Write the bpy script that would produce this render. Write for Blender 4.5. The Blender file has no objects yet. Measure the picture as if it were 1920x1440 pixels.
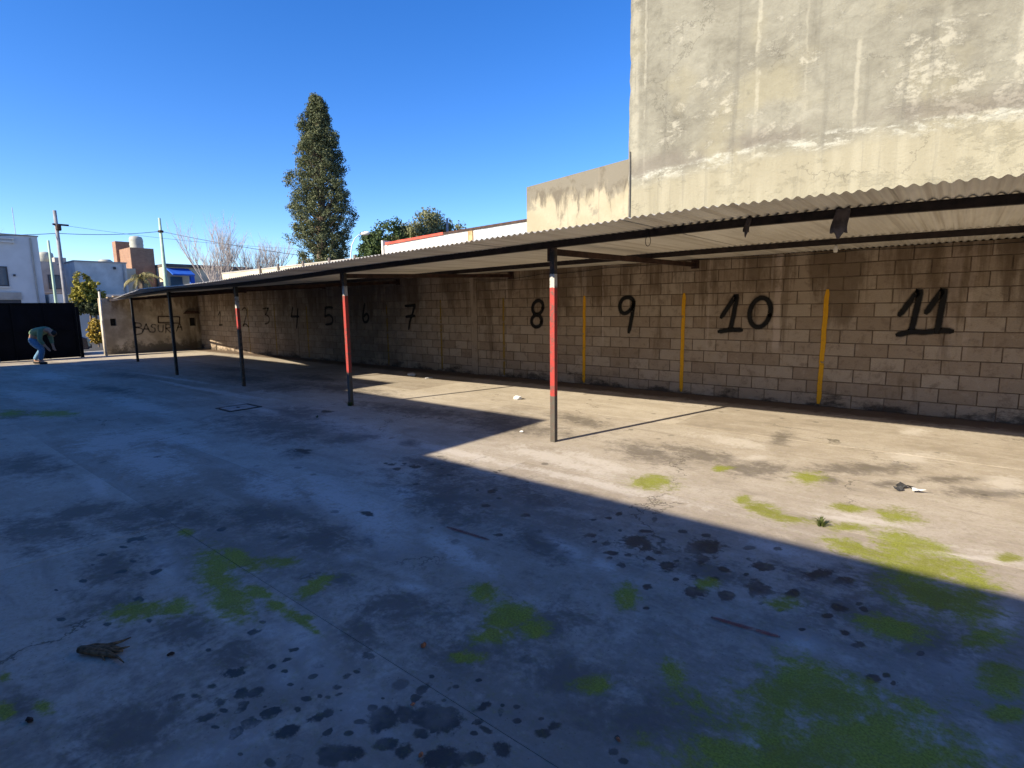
import bpy, math, random
from math import sin, cos, pi, radians
from mathutils import Vector, Matrix, noise as mnoise

random.seed(7)
sc = bpy.context.scene
COL = sc.collection

# ------------------------------------------------------------------ camera
cam_d = bpy.data.cameras.new('camera')
cam_d.sensor_width = 36.0
cam_d.lens = 1020.0 / 1920.0 * 36.0
cam_d.clip_start = 0.05
cam_d.clip_end = 3000
cam = bpy.data.objects.new('camera', cam_d)
COL.objects.link(cam)
yaw, pit, rol = radians(39.4), radians(8.12), radians(-0.77)
fwd = Vector((-sin(yaw)*cos(pit), cos(yaw)*cos(pit), -sin(pit)))
rgt = Vector((cos(yaw), sin(yaw), 0))
upv = rgt.cross(fwd)
r2 = rgt*cos(rol) + upv*sin(rol)
u2 = -rgt*sin(rol) + upv*cos(rol)
cam.matrix_world = Matrix(((r2.x, u2.x, -fwd.x, 0), (r2.y, u2.y, -fwd.y, 0), (r2.z, u2.z, -fwd.z, 1.622), (0, 0, 0, 1)))
sc.camera = cam

# ------------------------------------------------------------------ sky, sun, exposure
SUN_EL = radians(28.5)
SUN_H = Vector((-0.255, -0.967, 0)).normalized()          # horizontal direction towards the sun
world = bpy.data.worlds.new('World')
sc.world = world
world.use_nodes = True
wn = world.node_tree.nodes
wl = world.node_tree.links
sky = wn.new('ShaderNodeTexSky')
sky.sky_type = 'NISHITA'
sky.sun_disc = False
sky.sun_elevation = SUN_EL
sky.sun_rotation = math.atan2(SUN_H.x, SUN_H.y)
sky.air_density = 0.85
sky.dust_density = 0.08
sky.ozone_density = 3.0
gam = wn.new('ShaderNodeGamma')
gam.inputs['Gamma'].default_value = 1.0
hsv = wn.new('ShaderNodeHueSaturation')
hsv.inputs['Saturation'].default_value = 1.31
hsv.inputs['Hue'].default_value = 0.513
bg = wn['Background']
wl.new(sky.outputs[0], gam.inputs[0])
wl.new(gam.outputs[0], hsv.inputs['Color'])
wl.new(hsv.outputs[0], bg.inputs[0])
bg.inputs[1].default_value = 0.118
sun_d = bpy.data.lights.new('sun', 'SUN')
sun_d.energy = 5.0
sun_d.angle = radians(0.55)
sun_d.color = (1.0, 0.885, 0.68)
sun = bpy.data.objects.new('sun', sun_d)
COL.objects.link(sun)
sdir = Vector((SUN_H.x*cos(SUN_EL), SUN_H.y*cos(SUN_EL), sin(SUN_EL)))
sun.rotation_euler = sdir.to_track_quat('Z', 'Y').to_euler()
sun.location = (0, 0, 30)
sc.view_settings.view_transform = 'Standard'
sc.view_settings.look = 'None'
sc.view_settings.exposure = 1.14
sc.view_settings.gamma = 1.0
sc.view_settings.use_curve_mapping = False
sc.render.engine = 'CYCLES'
sc.cycles.use_denoising = True
sc.cycles.max_bounces = 6
sc.cycles.diffuse_bounces = 4
sc.cycles.transparent_max_bounces = 12


# ------------------------------------------------------------------ node helper
class NT:
    def __init__(self, name, rough=0.8, spec=0.3, metallic=0.0):
        self.m = bpy.data.materials.new(name)
        self.m.use_nodes = True
        self.t = self.m.node_tree
        self.n = self.t.nodes
        self.p = self.n['Principled BSDF']
        self.p.inputs['Roughness'].default_value = rough
        self.p.inputs['Specular IOR Level'].default_value = spec
        self.p.inputs['Metallic'].default_value = metallic
        self._pos = None

    def S(self, inp, v):
        if hasattr(v, 'node'):
            self.t.links.new(v, inp)
        elif isinstance(v, (tuple, list)) and len(v) == 3 and inp.type == 'RGBA':
            inp.default_value = (*v, 1)
        else:
            inp.default_value = v

    def pos(self):
        if self._pos is None:
            self._pos = self.n.new('ShaderNodeNewGeometry').outputs['Position']
        return self._pos

    def island(self):
        return self.n.new('ShaderNodeNewGeometry').outputs['Random Per Island']

    def orand(self):
        return self.n.new('ShaderNodeObjectInfo').outputs['Random']

    def uv(self):
        return self.n.new('ShaderNodeTexCoord').outputs['UV']

    def ocoord(self):
        return self.n.new('ShaderNodeTexCoord').outputs['Object']

    def scale(self, v, s):
        nd = self.n.new('ShaderNodeVectorMath'); nd.operation = 'MULTIPLY'
        self.S(nd.inputs[0], v); nd.inputs[1].default_value = s
        return nd.outputs[0]

    def addv(self, v, w):
        nd = self.n.new('ShaderNodeVectorMath'); nd.operation = 'ADD'
        self.S(nd.inputs[0], v); self.S(nd.inputs[1], w)
        return nd.outputs[0]

    def sep(self, v):
        nd = self.n.new('ShaderNodeSeparateXYZ'); self.S(nd.inputs[0], v)
        return nd.outputs

    def comb(self, x=0.0, y=0.0, z=0.0):
        nd = self.n.new('ShaderNodeCombineXYZ')
        for i, q in zip(nd.inputs, (x, y, z)): self.S(i, q)
        return nd.outputs[0]

    def noise(self, scale, detail=4, rough=0.55, dist=0.0, vec=None, color=False):
        nd = self.n.new('ShaderNodeTexNoise')
        self.S(nd.inputs['Vector'], vec if vec is not None else self.pos())
        nd.inputs['Scale'].default_value = scale
        nd.inputs['Detail'].default_value = detail
        nd.inputs['Roughness'].default_value = rough
        nd.inputs['Distortion'].default_value = dist
        return nd.outputs['Color' if color else 'Fac']

    def vor(self, scale, vec=None, feature='F1', rand=1.0):
        nd = self.n.new('ShaderNodeTexVoronoi'); nd.feature = feature
        self.S(nd.inputs['Vector'], vec if vec is not None else self.pos())
        nd.inputs['Scale'].default_value = scale
        nd.inputs['Randomness'].default_value = rand
        return nd.outputs

    def math(self, op, a, b=0.0, c=0.0, clamp=False):
        nd = self.n.new('ShaderNodeMath'); nd.operation = op; nd.use_clamp = clamp
        self.S(nd.inputs[0], a); self.S(nd.inputs[1], b); self.S(nd.inputs[2], c)
        return nd.outputs[0]

    def step(self, v, a, b, lo=0.0, hi=1.0):
        nd = self.n.new('ShaderNodeMapRange'); nd.interpolation_type = 'SMOOTHSTEP'
        self.S(nd.inputs[0], v)
        nd.inputs[1].default_value = a; nd.inputs[2].default_value = b
        nd.inputs[3].default_value = lo; nd.inputs[4].default_value = hi
        return nd.outputs[0]

    def mix(self, fac, a, b, mode='MIX'):
        nd = self.n.new('ShaderNodeMix'); nd.data_type = 'RGBA'; nd.blend_type = mode
        self.S(nd.inputs[0], fac); self.S(nd.inputs[6], a); self.S(nd.inputs[7], b)
        return nd.outputs[2]

    def ramp(self, fac, stops):
        nd = self.n.new('ShaderNodeValToRGB')
        cr = nd.color_ramp
        while len(cr.elements) < len(stops): cr.elements.new(0.5)
        for e, (p, c) in zip(cr.elements, stops):
            e.position = p
            e.color = (*c, 1) if isinstance(c, tuple) else (c, c, c, 1)
        self.S(nd.inputs[0], fac)
        return nd.outputs[0]

    def bump(self, h, strength=0.3, dist=0.02):
        nd = self.n.new('ShaderNodeBump')
        nd.inputs['Strength'].default_value = strength
        nd.inputs['Distance'].default_value = dist
        self.S(nd.inputs['Height'], h)
        self.t.links.new(nd.outputs[0], self.p.inputs['Normal'])

    def ellipses(self, flat, lst):
        """smallest normalised distance to a list of (x, y, rx, ry, rot) ellipses"""
        f = self.sep(flat)
        d = 9.0
        for (x, y, rx, ry, rt) in lst:
            # the running minimum rides along in z (scaled away) so that the nodes are evaluated one after another
            nd = self.n.new('ShaderNodeMapping'); nd.vector_type = 'TEXTURE'
            self.S(nd.inputs[0], self.comb(f[0], f[1], d))
            nd.inputs[1].default_value = (x, y, 0)
            nd.inputs[2].default_value = (0, 0, rt)
            nd.inputs[3].default_value = (rx, ry, 1e6)
            ln = self.n.new('ShaderNodeVectorMath'); ln.operation = 'LENGTH'
            self.t.links.new(nd.outputs[0], ln.inputs[0])
            d = self.math('MINIMUM', d, ln.outputs[1])
        return d

    def out(self, color=None, rough=None, alpha=None):
        if color is not None: self.S(self.p.inputs['Base Color'], color)
        if rough is not None: self.S(self.p.inputs['Roughness'], rough)
        if alpha is not None: self.S(self.p.inputs['Alpha'], alpha)
        return self.m


def simple(name, col, rough=0.7, var=0.25, scale=6.0, metallic=0.0, spec=0.3, bump=0.0):
    t = NT(name, rough, spec, metallic)
    n = t.noise(scale, 5, 0.6)
    c = t.mix(t.step(n, 0.3, 0.7), tuple(x*(1-var) for x in col), tuple(min(1, x*(1+var)) for x in col))
    if bump: t.bump(t.noise(scale*6, 4), bump, 0.01)
    return t.out(c)


# ------------------------------------------------------------------ mesh helper
ORG = {}


class MB:
    def __init__(self):
        self.v = []; self.f = []; self.uvs = None

    def box(self, x0, x1, y0, y1, z0, z1):
        b = len(self.v)
        self.v += [(x0,y0,z0),(x1,y0,z0),(x1,y1,z0),(x0,y1,z0),(x0,y0,z1),(x1,y0,z1),(x1,y1,z1),(x0,y1,z1)]
        self.f += [tuple(b+i for i in q) for q in ((0,3,2,1),(4,5,6,7),(0,1,5,4),(1,2,6,5),(2,3,7,6),(3,0,4,7))]
        return self

    def hexa(self, pts):
        b = len(self.v); self.v += [tuple(p) for p in pts]
        self.f += [tuple(b+i for i in q) for q in ((0,3,2,1),(4,5,6,7),(0,1,5,4),(1,2,6,5),(2,3,7,6),(3,0,4,7))]
        return self

    def bar(self, p0, p1, w, h):
        """rectangular bar from p0 to p1, w wide and h high (centre line)"""
        p0, p1 = Vector(p0), Vector(p1)
        d = (p1-p0).normalized()
        up = Vector((0,0,1)) if abs(d.z) < .9 else Vector((0,1,0))
        s = d.cross(up).normalized()*w/2
        u = s.cross(d).normalized()*h/2
        pts = []
        for q in (-1, 1):
            pts += [p0-s+u*q, p0+s+u*q, p1+s+u*q, p1-s+u*q]
        return self.hexa(pts)

    def tube(self, pts, rad, n=6, cap=True):
        pts = [Vector(p) for p in pts]
        if not hasattr(rad, '__len__'): rad = [rad]*len(pts)
        b = len(self.v)
        ref = None
        for i, p in enumerate(pts):
            a = pts[max(i-1, 0)]; c = pts[min(i+1, len(pts)-1)]
            d = (c-a)
            if d.length < 1e-9: d = Vector((0,0,1))
            d.normalize()
            if ref is None or abs(ref.dot(d)) > .98:
                ref = Vector((0,0,1)) if abs(d.z) < .9 else Vector((1,0,0))
            s = d.cross(ref).normalized(); ref = s.cross(d).normalized()
            for k in range(n):
                a2 = 2*pi*k/n
                q = p + (s*cos(a2)+ref*sin(a2))*rad[i]
                self.v.append(tuple(q))
        for i in range(len(pts)-1):
            for k in range(n):
                k2 = (k+1) % n
                self.f.append((b+i*n+k, b+i*n+k2, b+(i+1)*n+k2, b+(i+1)*n+k))
        if cap:
            self.f.append(tuple(b+k for k in range(n))[::-1])
            self.f.append(tuple(b+(len(pts)-1)*n+k for k in range(n)))
        return self

    def lathe(self, c, prof, n=16):
        """prof: list of (r, z) about vertical axis at c"""
        b = len(self.v); c = Vector(c)
        for r, z in prof:
            for k in range(n):
                a = 2*pi*k/n
                self.v.append((c.x+r*cos(a), c.y+r*sin(a), c.z+z))
        for i in range(len(prof)-1):
            for k in range(n):
                k2 = (k+1) % n
                self.f.append((b+i*n+k, b+i*n+k2, b+(i+1)*n+k2, b+(i+1)*n+k))
        self.f.append(tuple(b+k for k in range(n))[::-1])
        self.f.append(tuple(b+(len(prof)-1)*n+k for k in range(n)))
        return self

    def quad(self, a, b_, c, d):
        b = len(self.v); self.v += [tuple(a), tuple(b_), tuple(c), tuple(d)]
        self.f.append((b, b+1, b+2, b+3)); return self

    def prism(self, poly, axis, a, b_):
        """extrude a 2D polygon along an axis ('x': poly is (y,z); 'y': (x,z); 'z': (x,y))"""
        b = len(self.v); n = len(poly)
        for t in (a, b_):
            for p, q in poly:
                self.v.append((t,p,q) if axis == 'x' else (p,t,q) if axis == 'y' else (p,q,t))
        for k in range(n):
            k2 = (k+1) % n
            self.f.append((b+k, b+k2, b+n+k2, b+n+k))
        self.f.append(tuple(b+k for k in range(n))[::-1]); self.f.append(tuple(b+n+k for k in range(n)))
        return self

    def build(self, name, mat, parent=None, label=None, kind=None, smooth=False, org=None):
        me = bpy.data.meshes.new(name)
        o3 = Vector(ORG.get(parent.name, (0,0,0))) if parent else Vector(org or (0,0,0))
        me.from_pydata([(x-o3.x, y-o3.y, z-o3.z) for x,y,z in self.v], [], self.f)
        if self.uvs:
            uvl = me.uv_layers.new(name='UVMap')
            for poly in me.polygons:
                for li in poly.loop_indices:
                    uvl.data[li].uv = self.uvs[me.loops[li].vertex_index]
        me.materials.append(mat)
        if smooth:
            for p in me.polygons: p.use_smooth = True
        me.update()
        o = bpy.data.objects.new(name, me); COL.objects.link(o)
        if parent: o.parent = parent
        else: o.location = o3
        ORG[o.name] = tuple(o3)
        if label: o['label'] = label
        if kind: o['kind'] = kind
        return o


def fixn(o):
    """consistent outward normals"""
    import bmesh
    bm = bmesh.new(); bm.from_mesh(o.data)
    bmesh.ops.recalc_face_normals(bm, faces=bm.faces); bm.to_mesh(o.data); bm.free()
    return o


def thing(name, label, cat, loc=(0,0,0), group=None, kind=None):
    o = bpy.data.objects.new(name, None); COL.objects.link(o)
    o.empty_display_size = .2
    o.location = loc; ORG[o.name] = tuple(loc)
    o['label'] = label; o['category'] = cat
    if group: o['group'] = group
    if kind: o['kind'] = kind
    return o


def tag(o, label, cat, group=None):
    o['label'] = label; o['category'] = cat
    if group: o['group'] = group
    return o


def struct(name, mb, mat, label=None, org=None):
    o = mb.build(name, mat, None, label, 'structure', org=org); return o


def catmull(pts, sub=5):
    pts = [Vector(p) for p in pts]
    out = []
    for i in range(len(pts)-1):
        p0 = pts[max(i-1,0)]; p1 = pts[i]; p2 = pts[i+1]; p3 = pts[min(i+2,len(pts)-1)]
        for k in range(sub):
            t = k/sub
            out.append(.5*((2*p1)+(-p0+p2)*t+(2*p0-5*p1+4*p2-p3)*t*t+(-p0+3*p1-3*p2+p3)*t**3))
    out.append(pts[-1])
    return out


def ribbon(mb, pts2, w, put, smooth=True):
    """a flat painted stroke; pts2 2D, put(a,b)->3D; UV v runs across"""
    pts = catmull([(p[0], p[1], 0) for p in pts2]) if smooth else [Vector((p[0], p[1], 0)) for p in pts2]
    if mb.uvs is None: mb.uvs = []
    # extend ends a little for round fade
    b = len(mb.v); L = 0
    for i, p in enumerate(pts):
        a = pts[max(i-1,0)]; c = pts[min(i+1,len(pts)-1)]
        d = (c-a).normalized(); s = Vector((-d.y, d.x, 0))*w/2
        if i == 0: p = p - d*w*.3
        if i == len(pts)-1: p = p + d*w*.3
        if i: L += (pts[i]-pts[i-1]).length
        e = 1.0 if 0 < i < len(pts)-1 else 0.4
        for k in (-1, 1):
            q = p + s*k*(1.0 if e == 1 else .6)
            mb.v.append(tuple(put(q.x, q.y))); mb.uvs.append((L, (k+1)/2))
        if i: mb.f.append((b+2*i-2, b+2*i-1, b+2*i+1, b+2*i))


# ------------------------------------------------------------------ materials
LIGHT = [(-4.05,2.52,0.954,0.198,2.94),(-3.38,2.42,0.619,0.214,2.69),(-2.47,2.42,0.410,0.107,2.92),(-3.69,2.97,0.221,0.138,2.61),(-2.99,1.92,0.089,0.063,2.99),(-2.36,1.93,0.129,0.053,-2.94),(-6.21,1.34,0.443,0.070,3.02),(-3.82,1.13,0.272,0.086,2.90),
    (-2.41,1.26,0.222,0.110,2.76),(-2.16,1.20,0.219,0.083,2.94),(-1.81,1.17,0.184,0.115,2.74),(-1.56,1.13,0.072,0.056,2.98),(-2.21,1.06,0.105,0.062,2.94),(-2.02,0.65,0.167,0.086,-2.12),(-2.00,0.78,0.134,0.076,-2.11),(-4.69,2.30,0.672,0.195,2.92),
    (-6.34,4.22,1.554,0.354,3.00),(-4.07,1.19,0.206,0.074,2.94),(-2.60,1.19,0.118,0.066,-2.72),(-2.96,1.10,0.240,0.029,3.11),(-8.14,1.98,0.810,0.461,2.99),(-6.75,1.96,1.014,0.285,3.07),(-2.00,2.94,0.311,0.076,2.81),(-1.61,2.85,0.138,0.066,2.63),
    (-0.46,2.73,0.129,0.104,-2.45),(-0.17,2.56,0.073,0.070,2.36),(-0.01,2.53,0.077,0.073,1.32),(0.21,2.49,0.108,0.050,-2.08),(0.11,2.98,0.138,0.119,-2.71),(-0.47,1.97,0.118,0.069,1.57),(0.04,2.45,0.091,0.054,3.09),(0.30,3.59,0.199,0.059,1.44),
    (-1.97,6.51,0.504,0.231,3.01),(-0.34,8.30,0.277,0.144,1.30),(0.42,6.34,0.414,0.163,1.34),(-0.40,4.71,0.284,0.062,3.12),(-3.28,4.67,0.847,0.198,2.97),(-2.88,4.84,0.590,0.145,2.83),(-0.53,4.61,0.256,0.061,-2.96),(-1.61,5.91,0.201,0.101,-2.37),
    (-0.11,4.45,0.340,0.052,-2.93),(0.17,4.37,0.278,0.054,-2.80),(-0.24,6.93,0.365,0.182,-2.21),(-0.80,3.77,0.249,0.086,2.95)]
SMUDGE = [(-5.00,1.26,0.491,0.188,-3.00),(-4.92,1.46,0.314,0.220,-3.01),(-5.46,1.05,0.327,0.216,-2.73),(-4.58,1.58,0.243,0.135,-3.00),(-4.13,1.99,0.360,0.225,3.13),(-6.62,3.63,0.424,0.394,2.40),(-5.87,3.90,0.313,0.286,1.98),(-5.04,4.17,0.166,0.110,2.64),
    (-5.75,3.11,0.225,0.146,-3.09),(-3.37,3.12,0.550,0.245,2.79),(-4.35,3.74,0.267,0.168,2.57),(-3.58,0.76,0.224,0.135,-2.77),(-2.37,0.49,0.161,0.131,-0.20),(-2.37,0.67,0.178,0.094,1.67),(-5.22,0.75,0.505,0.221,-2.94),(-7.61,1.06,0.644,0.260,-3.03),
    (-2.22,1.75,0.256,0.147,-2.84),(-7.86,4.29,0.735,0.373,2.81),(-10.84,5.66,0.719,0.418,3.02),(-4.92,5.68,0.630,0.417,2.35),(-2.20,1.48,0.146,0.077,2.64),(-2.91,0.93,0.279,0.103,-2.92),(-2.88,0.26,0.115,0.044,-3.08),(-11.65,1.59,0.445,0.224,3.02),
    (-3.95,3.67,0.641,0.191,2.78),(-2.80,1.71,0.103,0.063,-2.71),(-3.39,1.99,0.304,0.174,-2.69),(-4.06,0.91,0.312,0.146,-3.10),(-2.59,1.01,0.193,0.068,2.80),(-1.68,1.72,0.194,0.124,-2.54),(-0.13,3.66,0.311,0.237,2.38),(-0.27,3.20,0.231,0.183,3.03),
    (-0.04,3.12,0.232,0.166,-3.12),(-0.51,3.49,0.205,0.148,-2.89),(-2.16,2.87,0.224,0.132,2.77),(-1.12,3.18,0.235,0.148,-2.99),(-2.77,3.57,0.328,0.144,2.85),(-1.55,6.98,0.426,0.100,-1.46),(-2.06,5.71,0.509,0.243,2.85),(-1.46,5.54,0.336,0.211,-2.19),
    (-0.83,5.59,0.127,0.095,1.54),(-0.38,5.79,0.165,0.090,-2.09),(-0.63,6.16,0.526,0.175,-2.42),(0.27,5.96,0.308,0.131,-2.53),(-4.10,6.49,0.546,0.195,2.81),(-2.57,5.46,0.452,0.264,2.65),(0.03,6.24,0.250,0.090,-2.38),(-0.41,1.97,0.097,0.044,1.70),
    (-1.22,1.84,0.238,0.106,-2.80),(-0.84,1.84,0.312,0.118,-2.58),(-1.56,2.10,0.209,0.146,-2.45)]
OIL = [(-4.48,1.15,0.064,0.057,-2.19),(-4.38,1.05,0.042,0.021,-2.90),(-4.36,0.92,0.040,0.025,-2.68),(-3.97,0.93,0.035,0.026,-2.18),(-3.79,1.06,0.033,0.029,-0.95),(-4.08,1.02,0.029,0.014,-3.01),(-4.01,0.74,0.031,0.014,-2.79),(-4.23,0.84,0.024,0.011,-2.97),
    (-4.01,0.61,0.019,0.008,-3.03),(-3.59,0.55,0.030,0.013,-2.75),(-3.34,0.69,0.028,0.020,-2.86),(-3.49,0.88,0.047,0.024,-2.89),(-3.20,0.84,0.045,0.017,-0.21),(-2.69,0.93,0.023,0.013,-3.04),(-2.66,1.13,0.035,0.023,-2.24),(-2.71,1.21,0.019,0.011,-2.82),
    (-2.41,0.93,0.056,0.035,-2.47),(-2.40,0.83,0.041,0.021,-2.70),(-2.44,0.72,0.037,0.026,-1.72),(-2.39,0.76,0.038,0.021,-2.88),(-2.28,0.81,0.040,0.028,-3.04),(-2.25,0.89,0.043,0.024,-0.27),(-2.21,0.93,0.030,0.027,-1.64),(-2.22,0.74,0.036,0.025,-1.99),
    (-2.14,0.74,0.020,0.009,-2.64),(-2.21,0.80,0.022,0.012,-2.79),(-2.32,1.06,0.018,0.017,-1.07),(-2.31,1.13,0.025,0.017,-1.62),(-2.24,1.08,0.016,0.010,-2.84),(-2.14,1.05,0.017,0.011,-2.87),(-2.11,1.14,0.018,0.014,-2.02),(-2.36,1.19,0.023,0.019,-1.92),
    (-2.04,0.92,0.035,0.024,-2.11),(-2.00,1.05,0.024,0.015,-2.76),(-1.97,0.99,0.024,0.014,2.86),(-1.90,0.91,0.051,0.044,-1.95),(-1.87,1.02,0.069,0.029,-1.76),(-1.97,1.09,0.018,0.012,2.94),(-1.94,1.11,0.015,0.010,-2.89),(-1.96,1.17,0.024,0.018,-3.11),
    (-1.99,1.24,0.026,0.018,-1.43),(-1.98,1.28,0.018,0.012,-2.78),(-1.92,1.15,0.021,0.012,-2.02),(-1.70,1.05,0.018,0.013,-2.85),(-1.72,1.11,0.022,0.011,-2.58),(-1.74,1.19,0.022,0.017,-3.02),(-1.65,1.18,0.069,0.061,2.52),(-1.61,1.25,0.052,0.042,-2.96),
    (-1.50,1.32,0.106,0.067,-2.92),(-1.66,1.39,0.038,0.022,-1.61),(-1.56,1.49,0.014,0.012,-2.73),(-1.51,1.58,0.014,0.010,-2.57),(-1.69,1.47,0.013,0.011,2.96),(-1.39,1.48,0.047,0.023,-1.73),(-1.29,1.39,0.035,0.017,3.14),(-1.32,1.35,0.015,0.011,-2.56),
    (-1.33,1.53,0.009,0.009,2.67),(-2.03,1.39,0.046,0.027,-2.64),(-1.54,1.11,0.052,0.031,-2.62),(-1.47,1.13,0.043,0.035,-3.03),(-1.48,1.22,0.032,0.026,-2.84),(-1.62,0.99,0.061,0.035,-2.64),(-1.66,0.94,0.054,0.035,2.89),(-1.33,1.19,0.089,0.042,-2.51),
    (-1.24,1.27,0.059,0.030,-2.50),(-1.19,1.36,0.045,0.043,-2.84),(-1.81,0.79,0.023,0.014,-2.95),(-1.93,0.74,0.011,0.007,-2.84),(-1.54,1.40,0.010,0.009,2.92),(-1.75,1.25,0.010,0.007,-2.94),(-1.83,1.10,0.007,0.005,-3.02),(-5.79,3.20,0.119,0.067,-2.75),
    (-5.63,3.17,0.074,0.049,-3.08),(-4.22,3.55,0.073,0.055,-2.84),(-4.49,3.45,0.061,0.046,-2.95),(-4.32,3.40,0.051,0.038,2.87),(-4.40,3.56,0.042,0.027,2.64),(-4.57,3.45,0.044,0.031,2.85),(-3.10,3.48,0.061,0.039,-1.44),(-2.90,3.17,0.041,0.036,-2.84),
    (-2.93,3.37,0.027,0.023,2.46),(-3.78,3.20,0.039,0.030,-2.83),(-7.71,4.71,0.132,0.083,2.93),(-4.15,1.61,0.035,0.032,2.72),(-3.55,2.47,0.087,0.034,-3.08),(-2.44,2.80,0.039,0.028,-2.54),(-2.92,2.59,0.022,0.018,3.10),(-3.22,3.41,0.029,0.019,2.40),
    (-2.51,3.21,0.042,0.039,-2.52),(-2.05,3.45,0.027,0.024,1.69),(-1.97,3.55,0.033,0.028,1.72),(-1.95,3.68,0.053,0.022,-1.43),(-1.92,3.19,0.047,0.041,1.74),(-1.76,3.14,0.032,0.028,1.47),(-1.66,3.04,0.050,0.032,-2.38),(-1.61,3.28,0.115,0.075,2.32),
    (-1.52,3.26,0.086,0.052,1.89),(-1.20,3.48,0.141,0.117,1.63),(-1.17,3.33,0.090,0.048,1.79),(-1.68,3.73,0.059,0.022,-1.25),(-1.64,3.50,0.041,0.032,-2.07),(-1.43,3.65,0.037,0.027,-2.10),(-1.27,3.69,0.032,0.023,1.42),(-1.30,3.09,0.066,0.051,-1.81),
    (-1.28,3.19,0.025,0.018,1.52),(-1.00,3.26,0.040,0.031,2.30),(-0.97,3.66,0.044,0.029,-2.02),(-0.82,3.77,0.038,0.024,-1.93),(-0.84,3.44,0.071,0.060,1.79),(-1.19,2.96,0.026,0.020,1.40),(-1.06,2.90,0.070,0.065,2.09),(-1.28,2.78,0.041,0.033,-1.78),
    (-0.77,3.13,0.095,0.069,1.49),(-0.89,2.96,0.053,0.037,-1.84),(-0.61,3.20,0.046,0.027,1.45),(-0.41,3.53,0.072,0.039,1.40),(-0.54,3.55,0.086,0.046,-2.22),(-0.38,3.19,0.044,0.036,-2.57),(-0.41,3.08,0.034,0.020,-1.92),(-0.32,2.96,0.040,0.023,-2.04),
    (-0.25,2.90,0.042,0.023,-1.93),(-0.17,2.66,0.037,0.026,1.18),(-0.13,2.71,0.025,0.013,-1.89),(-0.10,2.67,0.019,0.010,-1.86),(-0.02,2.99,0.026,0.013,-1.93),(-0.49,2.86,0.019,0.012,-1.96),(-0.72,2.99,0.021,0.014,-1.88),(-0.62,2.99,0.019,0.012,1.43),
    (-1.19,2.56,0.021,0.015,-2.19),(-1.23,1.50,0.019,0.014,-2.48),(-1.11,1.51,0.036,0.026,-2.43),(-1.10,1.57,0.026,0.022,-2.33),(-1.28,1.56,0.015,0.011,-2.48),(-1.16,1.57,0.013,0.011,-2.32),(-0.86,1.60,0.021,0.018,-1.77),(-0.81,1.59,0.020,0.014,-2.28),
    (-0.88,1.67,0.013,0.010,1.85),(-0.30,3.31,0.034,0.019,-1.89),(-1.65,3.35,0.029,0.024,1.46),(-1.56,3.07,0.026,0.022,-1.88),(-1.79,3.39,0.025,0.019,1.82),(-1.90,3.31,0.021,0.018,-1.80),(-1.84,3.12,0.019,0.017,-1.98),(-1.42,3.23,0.031,0.024,1.48),
    (-0.88,3.28,0.024,0.016,1.39),(-1.01,3.10,0.032,0.023,-1.93),(-0.78,3.45,0.032,0.017,1.61)]
MOSS = [(-3.57,1.33,0.272,0.099,2.89),(-3.59,1.46,0.177,0.060,-3.12),(-3.38,1.48,0.109,0.059,2.94),(-3.41,1.23,0.088,0.050,-3.12),(-3.05,1.20,0.213,0.086,2.91),(-3.02,1.34,0.157,0.047,-3.01),(-2.78,1.34,0.152,0.036,3.08),(-2.52,1.34,0.137,0.021,3.08),
    (-3.23,0.98,0.088,0.070,-2.95),(-3.34,0.84,0.156,0.084,-2.52),(-3.28,1.61,0.112,0.063,-2.73),(-4.31,1.42,0.077,0.039,3.08),(-1.98,2.15,0.090,0.077,2.51),(-1.75,2.02,0.126,0.085,2.31),(-1.68,1.86,0.108,0.056,-2.19),(-11.88,1.56,0.328,0.162,3.02),
    (-11.27,1.99,0.447,0.187,-2.83),(-2.56,1.38,0.033,0.022,-3.00),(-3.21,0.27,0.055,0.020,-3.09),(-2.91,0.23,0.067,0.023,-3.14),(-2.84,1.59,0.110,0.056,1.94),(-2.81,0.34,0.049,0.022,-3.00),(-1.65,1.67,0.076,0.039,-2.51),(-2.09,4.54,0.194,0.173,-2.41),
    (-1.10,4.45,0.203,0.106,2.46),(-1.28,4.58,0.100,0.059,1.63),(-0.87,4.38,0.202,0.081,-2.75),(-0.57,4.89,0.116,0.089,-2.44),(-0.24,4.93,0.147,0.122,1.32),(-0.52,4.45,0.109,0.061,-2.13),(-0.20,4.44,0.164,0.150,-3.04),(-0.04,4.46,0.125,0.086,2.49),
    (-0.23,4.10,0.215,0.151,1.39),(-0.01,4.09,0.226,0.172,-2.24),(0.17,4.01,0.115,0.097,-2.43),(0.37,4.52,0.099,0.044,-2.16),(-0.98,5.53,0.191,0.104,1.52),(-1.73,5.34,0.102,0.070,1.53),(-0.46,4.08,0.121,0.120,1.00),(0.00,3.66,0.224,0.202,2.00),
    (0.14,3.63,0.214,0.116,1.60),(0.21,3.32,0.153,0.051,-2.02),(0.26,2.99,0.121,0.073,1.33),(-0.15,3.14,0.139,0.106,-2.51),(-0.39,2.50,0.148,0.136,1.10),(-0.45,2.30,0.129,0.091,-2.10),(-0.29,2.37,0.209,0.175,1.19),(-0.12,2.28,0.241,0.156,-2.43),
    (-0.27,2.12,0.229,0.108,-2.30),(0.00,2.26,0.199,0.068,-2.37),(-0.41,1.92,0.101,0.056,-2.25),(-0.87,2.17,0.073,0.042,1.93),(-1.33,2.62,0.118,0.059,1.99),(-1.09,1.87,0.070,0.050,-2.33),(-1.68,2.11,0.090,0.072,2.24),(-1.55,2.03,0.070,0.068,1.88),
    (-1.03,3.02,0.067,0.047,-2.09),(-0.63,3.06,0.092,0.051,-2.24),(-0.03,2.55,0.069,0.047,-2.84),(0.26,2.73,0.072,0.031,-2.20),(-0.03,3.94,0.202,0.104,-1.99)]
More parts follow.
